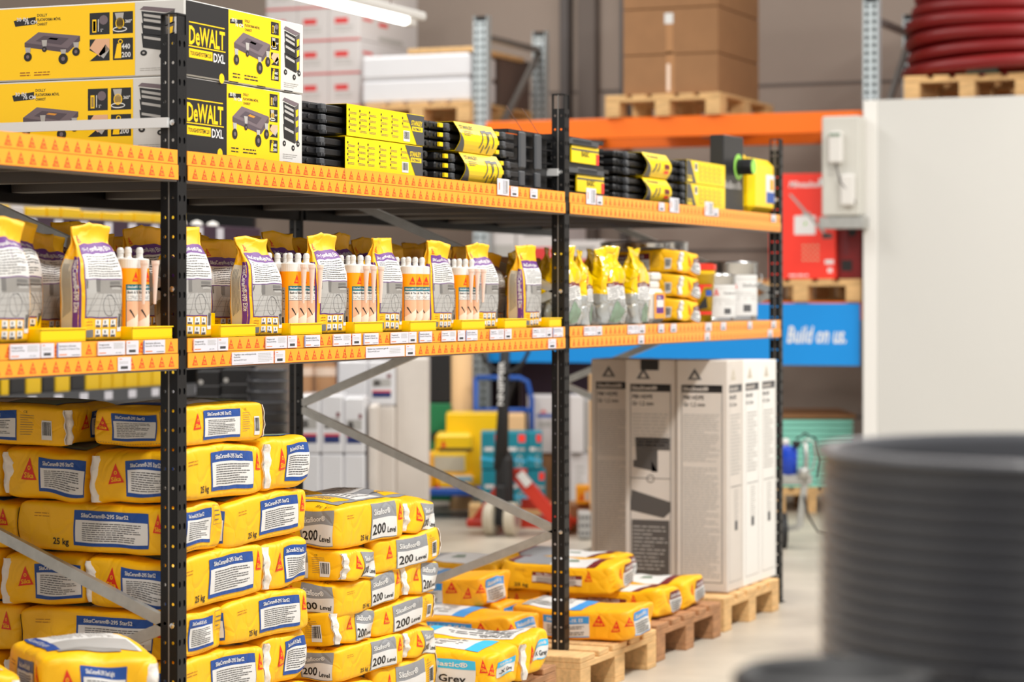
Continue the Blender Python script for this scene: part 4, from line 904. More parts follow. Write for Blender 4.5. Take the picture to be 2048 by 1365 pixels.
# folded sawhorses in yellow paper sleeves
def make_saw(n, Ls, sl0, sl1, style):
    # two folded sawhorses, one pack; length Ls along x, front at y=0; sleeve from sl0 to sl1
    root = thing('sawhorse_pack', 'x', 'sawhorse'); Dp = .19; Hh = .092; r = random.Random(n)
    for t in range(3):
        z0 = .002+t*.031
        b = MB().box(.0, .006, z0, Ls, Dp-.006, z0+.024, 'plastic_black', .006); 
        for q in range(int(Ls/.22)):
            xx = .12+q*.22; b.box(xx, .001, z0+.003, xx+.12, .008, z0+.021, 'plastic_black', .002)
        bb = b.build('leg_rail', root)
        for e in (0, 1):
            x0 = .085 if e == 0 else Ls-.11
            f = MB().box(x0, -.012, z0+.004, x0+.028, .006, z0+.022, 'plastic_grey', .003)
            for q in range(3): f.add([(x0+.001+q*.0095, -.013, z0+.006), (x0+.009+q*.0095, -.013, z0+.006), (x0+.005+q*.0095, -.013, z0-.004), (x0+.001+q*.0095, .0, z0+.006), (x0+.009+q*.0095, .0, z0+.006), (x0+.005+q*.0095, .0, z0-.004)], [(0, 2, 1), (3, 4, 5), (0, 1, 4, 3), (1, 2, 5, 4), (2, 0, 3, 5)], 'plastic_grey')
            f.build('foot', bb); MB().lathe([(.007, 0), (.007, -.004), (.003, -.005)], 'plastic_black', 10, (.03 if e == 0 else Ls-.03, .006, z0+.012), axis='y').build('rivet', bb)
        if style == 1:
            for x0 in (.04, Ls*.42, Ls-.16):
                if not sl0-.02 < x0 < sl1: MB().box(x0, -.009, z0+.006, x0+.026, .0, z0+.02, 'stanley_yellow', .001).build('clip', bb)
    mb = MB()
    mirror = style == 3; style = 0 if mirror else style
    if style == 0:
        y0 = -.016; N = 1; prof = [(y0, 0), (y0, Hh+.004), (Dp, Hh+.004)]
    else: prof = [(-.012+.0, 0)] + [(-.012-.022*math.sin(math.pi*min(1, t*1.05)), Hh*1.02*t) for t in [i/8 for i in range(1, 8)]] + [(-.008, Hh+.004), (Dp, Hh+.004)]
    v = [(x, y, z) for x in (sl0, sl1) for y, z in prof]; m = len(prof)
    mb.add(v, [(i, m+i, m+i+1, i+1) for i in range(m-1)], 'stanley_yellow')
    mb.add([(sl0, prof[0][0], 0), (sl1, prof[0][0], 0), (sl1, Dp, .0), (sl0, Dp, .0)], [(0, 3, 2, 1)], 'stanley_yellow')
    so = mb.build('paper_sleeve', root); md = so.modifiers.new('paper', 'SOLIDIFY'); md.thickness = .001; md.offset = -1
    a = Art(); w = sl1-sl0; h = Hh
    if style == 0:
        if mirror: a.poly([(0, h), (w*.1, h), (w*.24, 0), (0, 0)], 'stanley_grey'); a.up(); a.text('STANLEY', w*.02, h*.2, h*.14, 'stanley_yellow', w=w*.12, bold=True).rect(w*.02, h*.05, w*.14, h*.16, 'stanley_yellow').barcode(w*.2, h*.55, w*.07, h*.36); a.z = 0
        else: a.poly([(w*.76, h), (w, h), (w, 0), (w*.9, 0)], 'stanley_grey'); a.up()
        if not mirror: a.text('STANLEY', w*.825, h*.64, h*.17, 'stanley_yellow', w=w*.15, bold=True).rect(w*.835, h*.44, w*.98, h*.6, 'stanley_yellow'); a.up(); a.text('FATMAX', w*.85, h*.47, h*.1, 'stanley_grey', w=w*.11, bold=True)
        a.z = 0; k = 0
        for cx_, n_ in (((.33, 4), (.45, 4), (.57, 4), (.69, 4), (.81, 4)) if mirror else ((.03, 4), (.16, 4), (.28, 4), (.43, 4), (.57, 4), (.71, 2))):
            for q in range(n_): yv = h*(.84-q*.19); a.circ(w*cx_, yv, .004, 'ink_black', 8); a.lines(w*cx_, yv-.0125, w*(cx_+.09), yv-.005, 2, 'ink_grey', .35, k); k += 1
        if not mirror: a.barcode(w*.72, h*.06, w*.085, h*.36)
        fn = plane_fn((sl0, y0, .002), (1, 0, 0), (0, 0, 1))
    else:
        def fn(x, y):
            t = min(1, max(0, y/h)); yy = -.012-.022*math.sin(math.pi*min(1, t*1.05)); dy = -.022*math.pi/h*math.cos(math.pi*min(1, t*1.05)) if t < .95 else 0
            return Vector((sl0+x, yy-.0008, t*Hh*1.02)), Vector((0, -1, dy)).normalized()
        if style == 1:
            a.poly([(0, 0), (w*.2, 0), (w*.03, h*.55), (0, h*.7)], 'stanley_grey'); a.text('STANLEY', w*.06, h*.78, h*.14, 'ink_black', w=w*.35, bold=True).lines(w*.1, h*.55, w*.35, h*.74, 3, 'ink_grey', .4, 4)
            for dx in (.6, .76): a.poly([(w*(dx-.03), h*.7), (w*(dx+.13), h*.74), (w*(dx+.13), h*.84), (w*(dx-.03), h*.8)], 'stanley_grey')
            for dx in (.6, .76):
                for e0, e1 in (((0, .75), (-.06, .15)), ((.1, .78), (.12, .2)), ((0, .75), (.1, .78)), ((-.02, .5), (.1, .52)), ((.02, .3), (.05, .0))):
                    x0, y0_, x1, y1_ = w*(dx+e0[0]), h*e0[1], w*(dx+e1[0]), h*e1[1]; a.poly([(x0-.003, y0_), (x0+.004, y0_), (x1+.004, y1_+.002), (x1-.003, y1_+.002)], 'stanley_grey')
        else:
            a.poly([(0, 0), (w*.25, 0), (w*.04, h*.7), (0, h*.9)], 'stanley_grey'); a.text('STANLEY', w*.1, h*.8, h*.12, 'ink_black', w=w*.5, bold=True); a.poly([(w*.25, h*.2), (w*.3, h*.2), (w*.42, h*.6), (w*.35, h*.6)], 'stanley_grey').poly([(w*.42, h*.25), (w*.47, h*.25), (w*.55, h*.65), (w*.5, h*.65)], 'stanley_grey').rect(w*.72, h*.2, w*.9, h*.32, 'box_red').rect(w*.7, h*.4, w*.9, h*.6, 'maroon')
    mb = MB(); a.emit(mb, fn, .0008, .0003, .012); mb.build('sleeve_print', root)
    return root
s1 = Proto(make_saw(1, .865, .235, .775, 0)); s2 = Proto(make_saw(2, .66, .15, .46, 1)); s3 = Proto(make_saw(3, .66, .27, .56, 2)); s4 = Proto(make_saw(4, .66, .12, .64, 3))
SG = 'folded sawhorses in yellow sleeves'
s1.put((.735, .035, ZT), 0, 'black sawhorse pack with wide yellow sleeve, lower one beside the dolly cartons', SG); s1.put((.745, .035, ZT+.098), 0, 'black sawhorse pack with wide yellow sleeve, upper one beside the dolly cartons', SG)
s2.put((1.655, .035, ZT), 0, 'black sawhorse pack with curved picture sleeve, lower one, mid first bay', SG); s2.put((1.615, .035, ZT+.098), 0, 'black sawhorse pack with curved picture sleeve, upper one, mid first bay', SG)
s3.put((3.34, .05, ZT), 0, 'black sawhorse pack with narrow sleeve, lower one beyond the crates', SG); s3.put((3.34, .05, ZT+.1), 0, 'black sawhorse pack with narrow sleeve, upper one beyond the crates', SG)
s4.put((4.02+.0, .05, ZT), 0, 'lower sawhorse pack beside the upright black box', SG)
s4.put((4.02+.0, .05, ZT+.098), 0, 'upper sawhorse pack beside the upright black box', SG)
# black lattice folding crates
def make_crate(w, d, h, grey_clamps, name='folding_crate'):
    root = thing(name, 'x', 'crate')
    def lattice(mb, o, ux, L_):
        o = Vector(o); ux = Vector(ux); n = max(2, int(L_/.045))
        for k in range(n+1): p = o+ux*(L_*k/n); mb.bar(p, p+Vector((0, 0, h)), .005, .006, 'plastic_black')
        for k in range(5): p = o+Vector((0, 0, .005+(h-.01)*k/4)); mb.bar(p, p+ux*L_, .006, .006 if k not in (0, 4) else .014, 'plastic_black')
    for o, u, L_ in (((0, 0, 0), (1, 0, 0), w), ((0, d, 0), (1, 0, 0), w), ((0, 0, 0), (0, 1, 0), d), ((w, 0, 0), (0, 1, 0), d)):
        mb = MB(); lattice(mb, o, u, L_); mb.build('lattice_wall', root)
    MB().box(.01, .012, 0, w-.01, d-.01, .008, 'plastic_black').box(.012, .016, .01, w-.012, d-.012, h-.012, 'plastic_black').build('inner_wall', root)
    for x in grey_clamps:
        MB().box(x, -.014, h*.34, x+.055, .0, h-.002, 'plastic_grey', .006).box(x+.004, -.012, h*.03, x+.05, .0, h*.3, 'plastic_grey', .004).build('clamp', root)
        MB().tube([(x+.03, -.01, h), (x+.0, .04, h+.09)], .0012, 'wire_steel', 5).build('tie_wire', root)
    return root
c1 = Proto(make_crate(.41, .36, .2, (.08, .225))); c1.put((2.26, .045, ZT), 0, 'black lattice folding crate with two grey clamps, left of the second post')
c1b = make_crate(.50, .34, .105, ()); a = Art()
MB().bar((.02, -.012, .088), (.4, -.012, .088), .02, .018, 'plastic_grey').box(.13, -.022, .078, .33, -.004, .1, 'plastic_grey', .003).build('handle', c1b)
mb = MB().box(.14, -.014, .012, .42, -.008, .075, 'stanley_yellow'); a.text('BASIC', .1, .025, .02, 'ink_black', w=.08, bold=True).rect(.25, 0, .28, .04, 'box_red').rect(0, .045, .28, .052, 'stanley_grey'); a.emit(mb, face_front(.14, -.014, .012), .0006, .0003, 1); mb.build('hanging_tag', c1b)
c2 = Proto(c1b); c2.put((2.78, .06, ZT), 0, 'low black crate with grey handle and yellow tag, bottom one right of the second post', 'low black crates'); c2.put((2.75, .07, ZT+.108), 0, 'low black crate with grey handle and yellow tag, top one right of the second post', 'low black crates')
MB().tube([(.55, .02, .09), (.5, .03, .19)], .0016, 'post_black', 5).build('strap_end', bpy.data.objects['sawhorse_pack'].parent or s1.o)
# upright slim black box with its sticker and a roll of tape
b = thing('upright_box', 'slim black box standing on the top shelf, lime ring print on it', 'box', (4.72, .06, ZT), -.05)
MB().box(0, 0, 0, .25, .065, .335, 'dw_black', .004).build('body', b)
a = Art(); a.circ(.185, .2, .058, 'lime', 24); a.text('SikaBond\u00ae', .01, .1, .035, 'ink_light', bold=True, w=.22, shear=-.6)
mb = MB(); a.emit(mb, face_front(0, 0, 0), .0006, .0003, 1); mb.build('box_print', b)
MB().lathe([(.034, -.07), (.036, -.065), (.036, 0), (.034, .001)], 'plastic_black', 24, (.185, -.002, .2), False, 'y').build('spool', b)
MB().lathe([(.001, -.0715), (.034, -.0715), (.034, -.0705), (.001, -.0705)], 'lime', 24, (.185, -.002, .2), False, 'y').build('lime_disc', b)
j = thing('jerrycan', 'yellow plastic jerrycan at the end of the top shelf', 'jerrycan', (5.015, .015, ZT))
MB().box(0, 0, 0, .34, .22, .25, 'tray_yellow', .03).build('body', j); MB().lathe([(.03, .23), (.03, .262), (.02, .265)], 'tube_white', 16, (.07, .12, 0)).build('cap', j); MB().tube([(.12, .12, .225), (.13, .12, .262), (.22, .12, .262), (.24, .12, .225)], .014, 'tray_yellow', 8).build('handle', j)
a = Art(); a.rect(.19, .05, .32, .18, 'label_white'); a.up(); a.rect(.2, .05, .32, .1, 'tag_blue').rect(.25, .11, .31, .16, 'tube_orange'); mb = MB(); a.emit(mb, face_front(0, 0, 0), .001, .0003, 1); mb.build('label_print', j)
can_ = thing('round_tub', 'pale yellow tub on the shelf behind the last sawhorse packs', 'tub', (4.62, .42, ZT)); MB().lathe([(.08, 0), (.09, .2), (.094, .2), (.094, .215), (.05, .218)], 'can_yellow', 20).build('tub_body', can_, True)

# ================================================================== pallet racking along the back wall
XB = 9.66
br = thing('pallet_racking', 'tall grey pallet racking with orange beams along the back wall', 'racking', (0, 0, 0))
def back_upright(x, y, m):
    mb = MB(); w = .1; hole_plate(mb, (x, y+w/2, 0), (0, -1, 0), (0, 0, 1), w, 3.34, .05, [(.012, .016), (.012, .016)], m)
    mb.box(x+.002, y-w/2, 0, x+.075, y-w/2+.004, 3.34, m).box(x+.002, y+w/2-.004, 0, x+.075, y+w/2, 3.34, m); mb.box(x+.05, y-w/2+.005, 0, x+.054, y+w/2-.005, 3.34, 'post_black')
    return mb.build('upright', br)
ys = [yat(960, XB), yat(1741, XB)]; ys = [ys[0]+2.75, ys[0], ys[1], ys[1]-2.75]
for i, y in enumerate(ys):
    back_upright(XB, y, 'galv_blue'); back_upright(XB+1.05, y, 'galv_blue')
    z = 3.2; MB().bar((XB+.06, y, z), (XB+1.06, y, z), .04, .04, 'steel_dark').build('brace', br)
    for k in range(3): MB().bar((XB+.06, y, z-1.0*k-.85 if k % 1 == 0 else z), (XB+1.06, y, z-1.0*k-.02), .035, .035, 'steel_dark').build('brace', br)
for i in range(3):
    a0, b0 = ys[i+1]+.05, ys[i]-.05
    for xx in (XB-.02, XB+1.06):
        MB().box(xx, a0, 2.475, xx+.05, b0, 2.61, 'beam_orange', .004).build('beam', br)
        if i: MB().box(xx, a0, 1.27, xx+.05, b0, 1.39, 'beam_orange', .004).build('beam', br)
    for q in range(3):
        yq = a0+(q+.5)*(b0-a0)/3; MB().box(XB+.03, yq-.02, 2.52, XB+1.06, yq+.02, 2.59, 'steel_dark').build('cross_bar', br)
y_r, y_l = ys[2], ys[1]
# blue banner
zb0, zb1 = .98, 1.378
bn = MB().box(XB-.04, y_r+.06, zb0, XB-.028, y_l-.08, zb1, 'banner_blue').build('banner'); tag(bn, 'long bright blue banner along the racking with white lettering', 'banner')
a = Art(); y0 = yat(1574, XB-.04); y1 = yat(1692, XB-.04)
a.text('Build on us.', (y_l-.08)-y0, .145, .11, 'white', w=y0-y1, bold=True, shear=.15); mb = MB(); a.emit(mb, face_left(XB-.04, y_l-.08, zb0), .001, .0005, 1); mb.build('lettering', bn)

def bpal(px1, x, z, label, wood='wood'):      # pallet whose short side faces the hall, right front corner on column px1
    y = yat(px1, x); p = make_pallet(wood); p.put((x+1.2, y, z), R90, label); return y
ZL2 = 2.612
# cartons on the upper beams
y = bpal(1440, XB-.06, ZL2, 'pallet on the upper orange beam under the tall brown cartons')
def brown(h, z, lab, w=.66, d=.9, yo=.03, arts=()):
    return carton('brown_carton', d, w, h, 'carton', lab, 'box', (XB-.03+.02, y+yo, z), 0, arts, 'tall brown cartons')
a = Art(); a.rect(.3, 0, .36, .28, 'kraft'); a.up(); a.rect(.305, .02, .33, .2, 'peach_light')
brown(.26, ZL2+.145, 'large brown carton resting on the pallet above the orange beam', arts=[('L', a)])
a = Art(); a.rect(.29, .2, .35, .27, 'label_white').rect(.3, 0, .35, .2, 'kraft')
brown(.3, ZL2+.41, 'large brown carton with white label, middle of the brown tower', arts=[('L', a)]); brown(.3, ZL2+.715, 'large brown carton, uppermost of the brown tower')
# white wrapped load
y = bpal(940, XB-.06, ZL2, 'pallet under the bright white wrapped load')
yw = yat(730, XB)-y
for k in range(2):
    carton('wrapped_pack', .46, yw, .165, 'film_white', f'bright white film-wrapped pack on a pallet, {("lower", "upper")[k]} of two', 'package', (XB-.02, y+.02, ZL2+.145+k*.168), 0, (), 'white wrapped packs', c=.02)
carton('wooden_board', .9, .5, .035, 'wood', 'flat wooden board lying on the white wrapped packs', 'board', (XB-.0, y-.0, ZL2+.485))
# tower of white cartons with red print
y = bpal(722, XB+.1, ZL2, 'pallet under the tower of white cartons with red print')
k = 0
for zi in range(4):
    for yi in range(3):
        a = Art(); w = .25; a.rect(0, 0, w, .012, 'box_print_red'); a.rect(w*.2, .12, w*.62, .16, 'box_print_red'); a.lines(w*.2, .06, w*.8, .11, 2, 'ink_light', .4, k)
        b2 = Art(); b2.rect(.05, .14, .2, .16, 'box_print_red').rect(.3, .02, .7, .05, 'ink_light').rect(.3, .12, .45, .15, 'box_print_red'); k += 1
        carton('white_carton', .95, w-.004, .232, 'carton_white', f'white carton with red print, {("lowest", "second", "third", "top")[zi]} tier of the tower, {("nearest the white wrapped packs", "in the middle", "farthest from the wrapped packs")[yi]}', 'box', (XB+.12, y+.02+yi*w, ZL2+.146+zi*.235), 0, [('L', a), ('F', b2)], 'tower of white cartons')
MB().bar((XB+.05, y-.03, ZL2), (XB+.05, y-.03, ZL2+1.3), .05, .05, 'wood').build('pallet_collar'); tag(bpy.data.objects['pallet_collar'], 'upright timber at the corner of the white carton tower', 'timber')
carton('dark_carton', .55, .5, .36, 'carton_dark', 'dull brown carton behind the left rack upright', 'box', (XB+.5, yat(940, XB-.06)+.02, ZL2+.146))
# second level goods
ZL1 = 1.39
y = bpal(1722, XB-.05, ZL1, 'pallet on the lower orange beam under the red cartons')
yw = yat(1540, XB)-yat(1673, XB)
a = Art(); w = yw; h = .68
a.text('Milwaukee', w*.3, h*.87, h*.06, 'white', w=w*.45, bold=True, shear=.2).rect(w*.75, h*.88, w*.98, h*.95, 'white')
a.rect(w*.38, h*.42, w*.7, h*.6, 'white').rect(w*.5, h*.6, w*.63, h*.63, 'ink_light'); a.up(); a.poly([(w*.52, h*.5), (w*.57, h*.52), (w*.55, h*.55)], 'lime'); a.poly([(w*.3, h*.8), (w*.33, h*.81), (w*.88, h*.42), (w*.85, h*.4)], 'ink_light').rect(w*.8, h*.38, w*.95, h*.43, 'photo_dark'); a.z = 0
for q in range(16): a.rect(w*(.5+.07*(q % 4)), h*(.17+.045*(q//4)), w*(.54+.07*(q % 4)), h*(.19+.045*(q//4)), 'peach')
a.rect(w*.84, h*.14, w*.97, h*.18, 'white').rect(w*.88, h*.06, w*.95, h*.1, 'white').lines(w*.3, h*.02, w*.62, h*.05, 1, 'white', .5, 3)
carton('red_carton', .5, yw, h, 'box_red', 'bright red tool carton with a white sprayer picture, above the blue banner', 'box', (XB-.02, yat(1673, XB), ZL1+.145), 0, [('L', a)])
a = Art(); a.rect(.03, .05, .1, .12, 'ink_black').rect(.04, .15, .08, .35, 'maroon').circ(.1, .3, .03, 'ink_black')
carton('red_carton', .5, .16, .45, 'hose_red', 'darker red carton beside the bright red tool carton', 'box', (XB+.02, yat(1721, XB), ZL1+.145), 0, [('L', a)])
bpal(1090, XB+.02, ZL1, 'pallet of white and pink cartons on the lower beam')
for k, (p0, p1, h) in enumerate(((979, 1030, .4), (1030, 1108, .37), (1135, 1210, .31))):
    y0 = yat(p1, XB+.1); w = yat(p0, XB+.1)-y0; a = Art(); a.rect(w*.1, h*.3, w*.9, h*.6, 'box_print_red' if k else 'ink_light').rect(w*.2, h*.8, w*.7, h*.86, 'photo_mid')
    carton('white_carton', .6, w-.01, h, 'carton_white', ('white carton with grey print, seen above the grout bags left of the second post', 'white carton with pinkish red patch, left of the second post', 'white and pink carton seen through the rack right of the second post')[k], 'box', (XB+.1, y0, ZL1+(.145 if k < 2 else .1)), 0, [('L', a)], 'pale cartons on the lower beam')
# big white panel closing the right end of the racking, electrical cabinet
pn = thing('cladding_panel', 'large plain off-white panel closing the racking end', 'panel', (XB-.12, yat(1755, XB-.12), 0))
MB().box(0, -3.2, 0, .05, 0, 2.665, 'panel_white', .003).build('sheet', pn); MB().box(-.012, 0, 0, .06, yat(1727, XB-.12)-yat(1755, XB-.12), 2.665, 'carton_end', .004).build('edge_profile', pn)
yc = yat(1727, XB-.2); wcb = yat(1652, XB-.2)-yc
cb = thing('electrical_cabinet', 'pale grey wall cabinet with two white sockets beside the white panel', 'cabinet', (XB-.3, yc, 0))
za, zb = zat(432, XB-.25, yc), zat(232, XB-.25, yc)
MB().box(0, 0, za, .16, wcb, zb, 'cab_grey', .01).build('body', cb)
for zz, yo, hh in ((zb-.3, wcb*.62, .2), (za+.06, wcb*.3, .2)):
    s = MB().box(-.05, yo-.05, zz, 0, yo+.04, zz+hh, 'tube_white', .012).build('socket', cb)
    if hh and zz > (za+zb)/2: MB().box(-.052, yo-.04, zz+hh-.03, -.049, yo+.03, zz+hh-.01, 'photo_green').build('slot', s)
MB().tube([(-.04, wcb*.58, zb-.3), (-.05, wcb*.45, zb-.42), (-.04, wcb*.15, zb-.5), (-.02, .02, zb-.55)], .006, 'pipe_grey', 6).build('cable', cb)
MB().box(-.0, -.02, za-.08, .2, wcb+.02, za-.005, 'galv', .005).build('bracket', cb)
a = Art(); a.lines(.0, 0, .06, .26, 8, 'ink_light', .3, 5); mb = MB(); a.emit(mb, plane_fn((0, wcb*.86, za+.25), (0, -1, 0), (0, 0, 1)), .002, .0004, 1); mb.build('sticker', cb)
# coil of red ribbed hose on its pallet
hx, hy = XB+.62, yat(2055, XB+.62); HR = .80
bpal(2062, XB-.06, ZL2+.058, 'right-hand pallet edge under the coil of red hose'); make_pallet('wood').put((XB+1.14, yat(2062, XB-.06)-.86, ZL2+.058), R90, 'second pallet under the coil of red hose, at the picture edge')
hs_ = thing('hose_coil', 'large coil of dark red ribbed hose on pallets above the white panel', 'hose', (hx, hy, ZL2+.204))
def ring_mesh(R, z, rr):
    mb = MB(); n = 10; N = 260; v = []
    for i in range(N):
        a = 2*math.pi*i/N; q = rr*(1.0 if i % 2 else .9)
        for k in range(n): b = 2*math.pi*k/n; v.append(((R+q*math.cos(b))*math.cos(a), (R+q*math.cos(b))*math.sin(a), z+q*math.sin(b)+.012*math.sin(a*2+z*9)))
    f = [(i*n+k, i*n+(k+1) % n, ((i+1) % N)*n+(k+1) % n, ((i+1) % N)*n+k) for i in range(N) for k in range(n)]
    return mb.add(v, f, 'hose_red')
for k in range(7): ring_mesh(HR-.045-.02*math.sin(k*1.7)-.012*k, .062+k*.094, .047).build('hose_loop', hs_, True)
for k in range(5): ring_mesh(HR-.16-.02*math.sin(k*2.3), .062+k*.094, .047).build('hose_loop', hs_, True)
for an in (3.5, 4.1): MB().tube([(math.cos(an)*(HR+.012), math.sin(an)*(HR+.012), .02), (math.cos(an+.03)*(HR+.01), math.sin(an+.03)*(HR+.01), .35), (math.cos(an)*(HR-.03), math.sin(an)*(HR-.03), .68)], .006, 'rubber', 6).build('strap', hs_)
pc = thing('pipe_coupling', 'short dark green pipe piece lying before the red hose coil', 'pipe', (XB-.06, yat(1998, XB-.06), ZL2+.244)); MB().lathe([(.038, 0), (.042, 0), (.042, .2), (.038, .2), (.038, 0)], 'pvc_green', 20, (0, 0, 0), True, 'y').build('pipe', pc); MB().box(-.044, .03, .0, -.038, .09, .012, 'label_white').build('sticker', pc)

# hanging tube light
lx, ly = 6.45, 2.28
tl_ = thing('tube_light', 'glowing white tube light fixture hanging above the aisle', 'lamp', (4.6, ly+.12, 2.9))
MB().box(0, -.05, .03, 1.95, .05, .075, 'carton_end', .01).build('housing', tl_); MB().lathe([(.022, 0), (.022, 1.75)], 'tube_light', 14, (.02, 0, .012), axis='x').build('tube', tl_, True); MB().box(1.78, -.03, -.01, 1.86, .03, .035, 'tube_white', .006).build('end_cap', tl_)
for x in (.3, 1.6): MB().tube([(x, 0, .07), (x, 0, 2.2)], .003, 'wire_steel', 5).build('hanger', tl_)

# ================================================================== things on the floor behind the rack
def wxy(px, Z):
    a = (px-1024)/F_PX*Z+.855; b = Z-6.26
    return SY*a+CY*b, -CY*a+SY*b
FACE = YAW-math.pi/2                                # yaw of things that face the hall side
def at_(px, Z, z=0): x, y = wxy(px, Z); return (x, y, z)
def zp(py, Z): return 1.42-(py-594)*Z/F_PX
# pallet truck
pt = thing('pallet_truck', 'red hand pallet truck with upright black handle and cream wheels', 'pallet truck', at_(1003, 14.35), FACE-.3)
for x in (-.065, .065):
    w = MB().lathe([(.04, -.03), (.095, -.028), (.1, -.02), (.1, .02), (.095, .028), (.04, .03)], 'wheel_cream', 24, (x, 0, .1), axis='x').build('wheel', pt); MB().lathe([(.03, -.032), (.045, -.032), (.045, .032), (.03, .032)], 'galv', 14, (x, 0, .1), axis='x').build('hub', w)
MB().box(-.03, -.03, .06, .03, .06, .3, 'rubber', .01).lathe([(.055, .2), (.055, .45), (.035, .5)], 'rubber', 16, (0, .06, 0)).build('pump', pt)
hd = MB().tube([(-.02, .05, .4), (.01, .0, .75), (.045, -.06, 1.25)], .024, 'rubber', 10, rs=[.045, .034, .028])
hd.tube([(.04+.155*math.sin(q)*(1-.15*math.cos(q)), -.07, 1.13-.16*math.cos(q)) for q in [2*math.pi*i/24 for i in range(25)]], .012, 'rubber', 8).build('handle', pt, True)
a = Art(); a.text('NNIPPER', 0, 0, .035, 'white', w=.26, bold=True, rot=90); mb = MB(); a.emit(mb, plane_fn((.03, -.066, .78), (1, 0, 0), (.07, -.12, 1)), .002, .0003, 1); mb.build('lettering', pt)
MB().bar((.06, .1, .37), (.33, .1, .07), .05, .07, 'jack_red').bar((-.02, .1, .37), (.12, .1, .37), .05, .05, 'jack_red').bar((-.03, .1, .3), (-.2, .08, .06), .05, .045, 'jack_red').box(-.24, .05, .04, -.12, .14, .09, 'jack_red', .01).box(.08, .14, .15, .24, .2, .21, 'jack_red').box(.05, .12, .04, .38, .2, .11, 'jack_red').build('frame', pt)
MB().bar((.15, .07, .3), (.09, .07, .37), .012, .05, 'label_white').build('sticker', pt)
for x in (-.2, .22): MB().box(x-.0, .15, .05, x+.16, 1.1, .09, 'jack_red', .01).build('fork', pt)
# blue platform trolley
tr = thing('platform_trolley', 'blue platform trolley with tubular push handle, loaded with yellow goods', 'trolley', at_(930, 15.4), FACE)
MB().box(-.42, -.0, .15, .45, .6, .2, 'trolley_blue', .01).build('deck', tr)
hz = [(.06, .58, .2), (.06, .58, zp(757, 15.9)), (.35, .58, zp(757, 15.9)), (.4, .58, zp(765, 15.9)), (.43, .58, zp(800, 15.9)), (.43, .58, .2)]
MB().tube(hz[1:], .017, 'trolley_blue', 10).tube(hz[:2], .015, 'trolley_blue', 10).bar((.06, .58, zp(822, 15.9)), (.43, .58, zp(822, 15.9)), .03, .03, 'trolley_blue').build('push_handle', tr, True)
for x, y in ((-.3, .08), (.33, .08), (-.3, .5), (.33, .5)):
    w = MB().lathe([(.03, -.018), (.06, -.016), (.062, .016), (.03, .018)], 'rubber', 18, (x, y, .062), axis='x').build('wheel', tr); MB().box(x-.03, y-.02, .06, x+.03, y+.02, .15, 'galv').build('fork', w)
ZT_ = 15.42
def tbox(name, px0, px1, py0, py1, Z, m, label, cat='box', d=.3, arts=None, rz=0, c=.006, group=None):
    w = (px1-px0)/F_PX*Z; z0 = max(0, zp(py1, Z)); h = zp(py0, Z)-z0
    return carton(name, w, d, h, m, label, cat, at_(px0, Z, z0), FACE+rz, [('F', x) for x in ([arts(w, h)] if arts else [])], group, c=c)
def ar_band(m1, m2='label_white'):
    def f(w, h): a = Art(); a.rect(w*.1, h*.1, w*.9, h*.45, m1); a.poly([(w*.12, h*.55), (w*.3, h*.55), (w*.21, h*.85)], 'sika_red'); a.rect(w*.45, h*.6, w*.9, h*.75, m2); return a
    return f
# (name, px0, px1, py0, py1, ...) goods lying on the trolley deck and on each other
deck = 984
tbox('orange_carton', 834, 866, 908, deck, ZT_, 'sack_orange', 'narrow orange carton at the left end of the blue trolley')
tbox('carton_sack', 868, 948, 948, deck, ZT_, 'sack_yellow', 'yellow package with blue print low on the blue trolley', arts=lambda w, h: Art().rect(w*.2, h*.55, w*.95, h*.9, 'label_white').rect(w*.45, h*.6, w*.95, h*.78, 'cyan').poly([(w*.05, h*.2), (w*.15, h*.2), (w*.1, h*.6)], 'sika_red'), c=.03)
tbox('yellow_carton', 862, 935, 905, 947, ZT_+.02, 'can_yellow', 'yellow carton with white label, middle of the trolley load', arts=lambda w, h: Art().rect(w*.08, h*.08, w*.92, h*.8, 'side_beige'))
tbox('yellow_carton', 870, 945, 868, 904, ZT_+.04, 'can_yellow', 'yellow carton with dark band on top of the labelled one', arts=lambda w, h: Art().rect(w*.1, h*.05, w, h*.2, 'ink_black').poly([(w*.15, h*.25), (w*.3, h*.25), (w*.22, h*.7)], 'sika_red'), c=.02)
tbox('yellow_carton', 892, 1008, 827, deck, ZT_+.22, 'can_yellow', 'large plain yellow carton at the back of the trolley')
tbox('brown_carton', 1012, 1050, 830, deck, ZT_+.24, 'kraft_light', 'orange-brown carton against the trolley push handle')
def teal(w, h): return Art().rect(w*.62, h*.74, w*.92, h*.95, 'box_red').rect(w*.15, h*.5, w*.55, h*.6, 'label_white').ring(w*.68, h*.22, w*.12, h*.17, w*.03, 'label_white', 12).rect(w*.62, h*.5, w*.92, h*.58, 'ink_light').poly([(0, h*.35), (w, h*.25), (w, h*.18), (0, h*.26)], 'cyan')
for k, (a0, a1, b0, b1, nm_) in enumerate(((963, 1008, 942, 1012, 'lower left'), (1009, 1056, 942, 1012, 'lower middle'), (1057, 1091, 942, 1015, 'lower right'), (962, 1007, 866, 939, 'upper left'), (1008, 1054, 866, 939, 'upper middle'), (1055, 1084, 866, 939, 'upper right'))):
    tbox('teal_carton', a0, a1, b0, b1, 15.0, 'teal_box', f'teal carton with red mark, {nm_} of six behind the pallet truck', d=.28, arts=teal, group='teal cartons', c=.003)
tpz = zp(1012, 15.0); pp = make_pallet('wood'); x_, y_ = wxy(938, 14.95)
pp.put((x_, y_, 0), FACE, 'wooden pallet behind the pallet truck, under the teal cartons').scale = (.98, .28, tpz/.146)
carton('dark_pack', .8, 1.1, 1.2, 'violet_dark', 'dark brown pack of goods deep under the left end of the blue banner', 'package', (XB+.2, 3.52, 0))
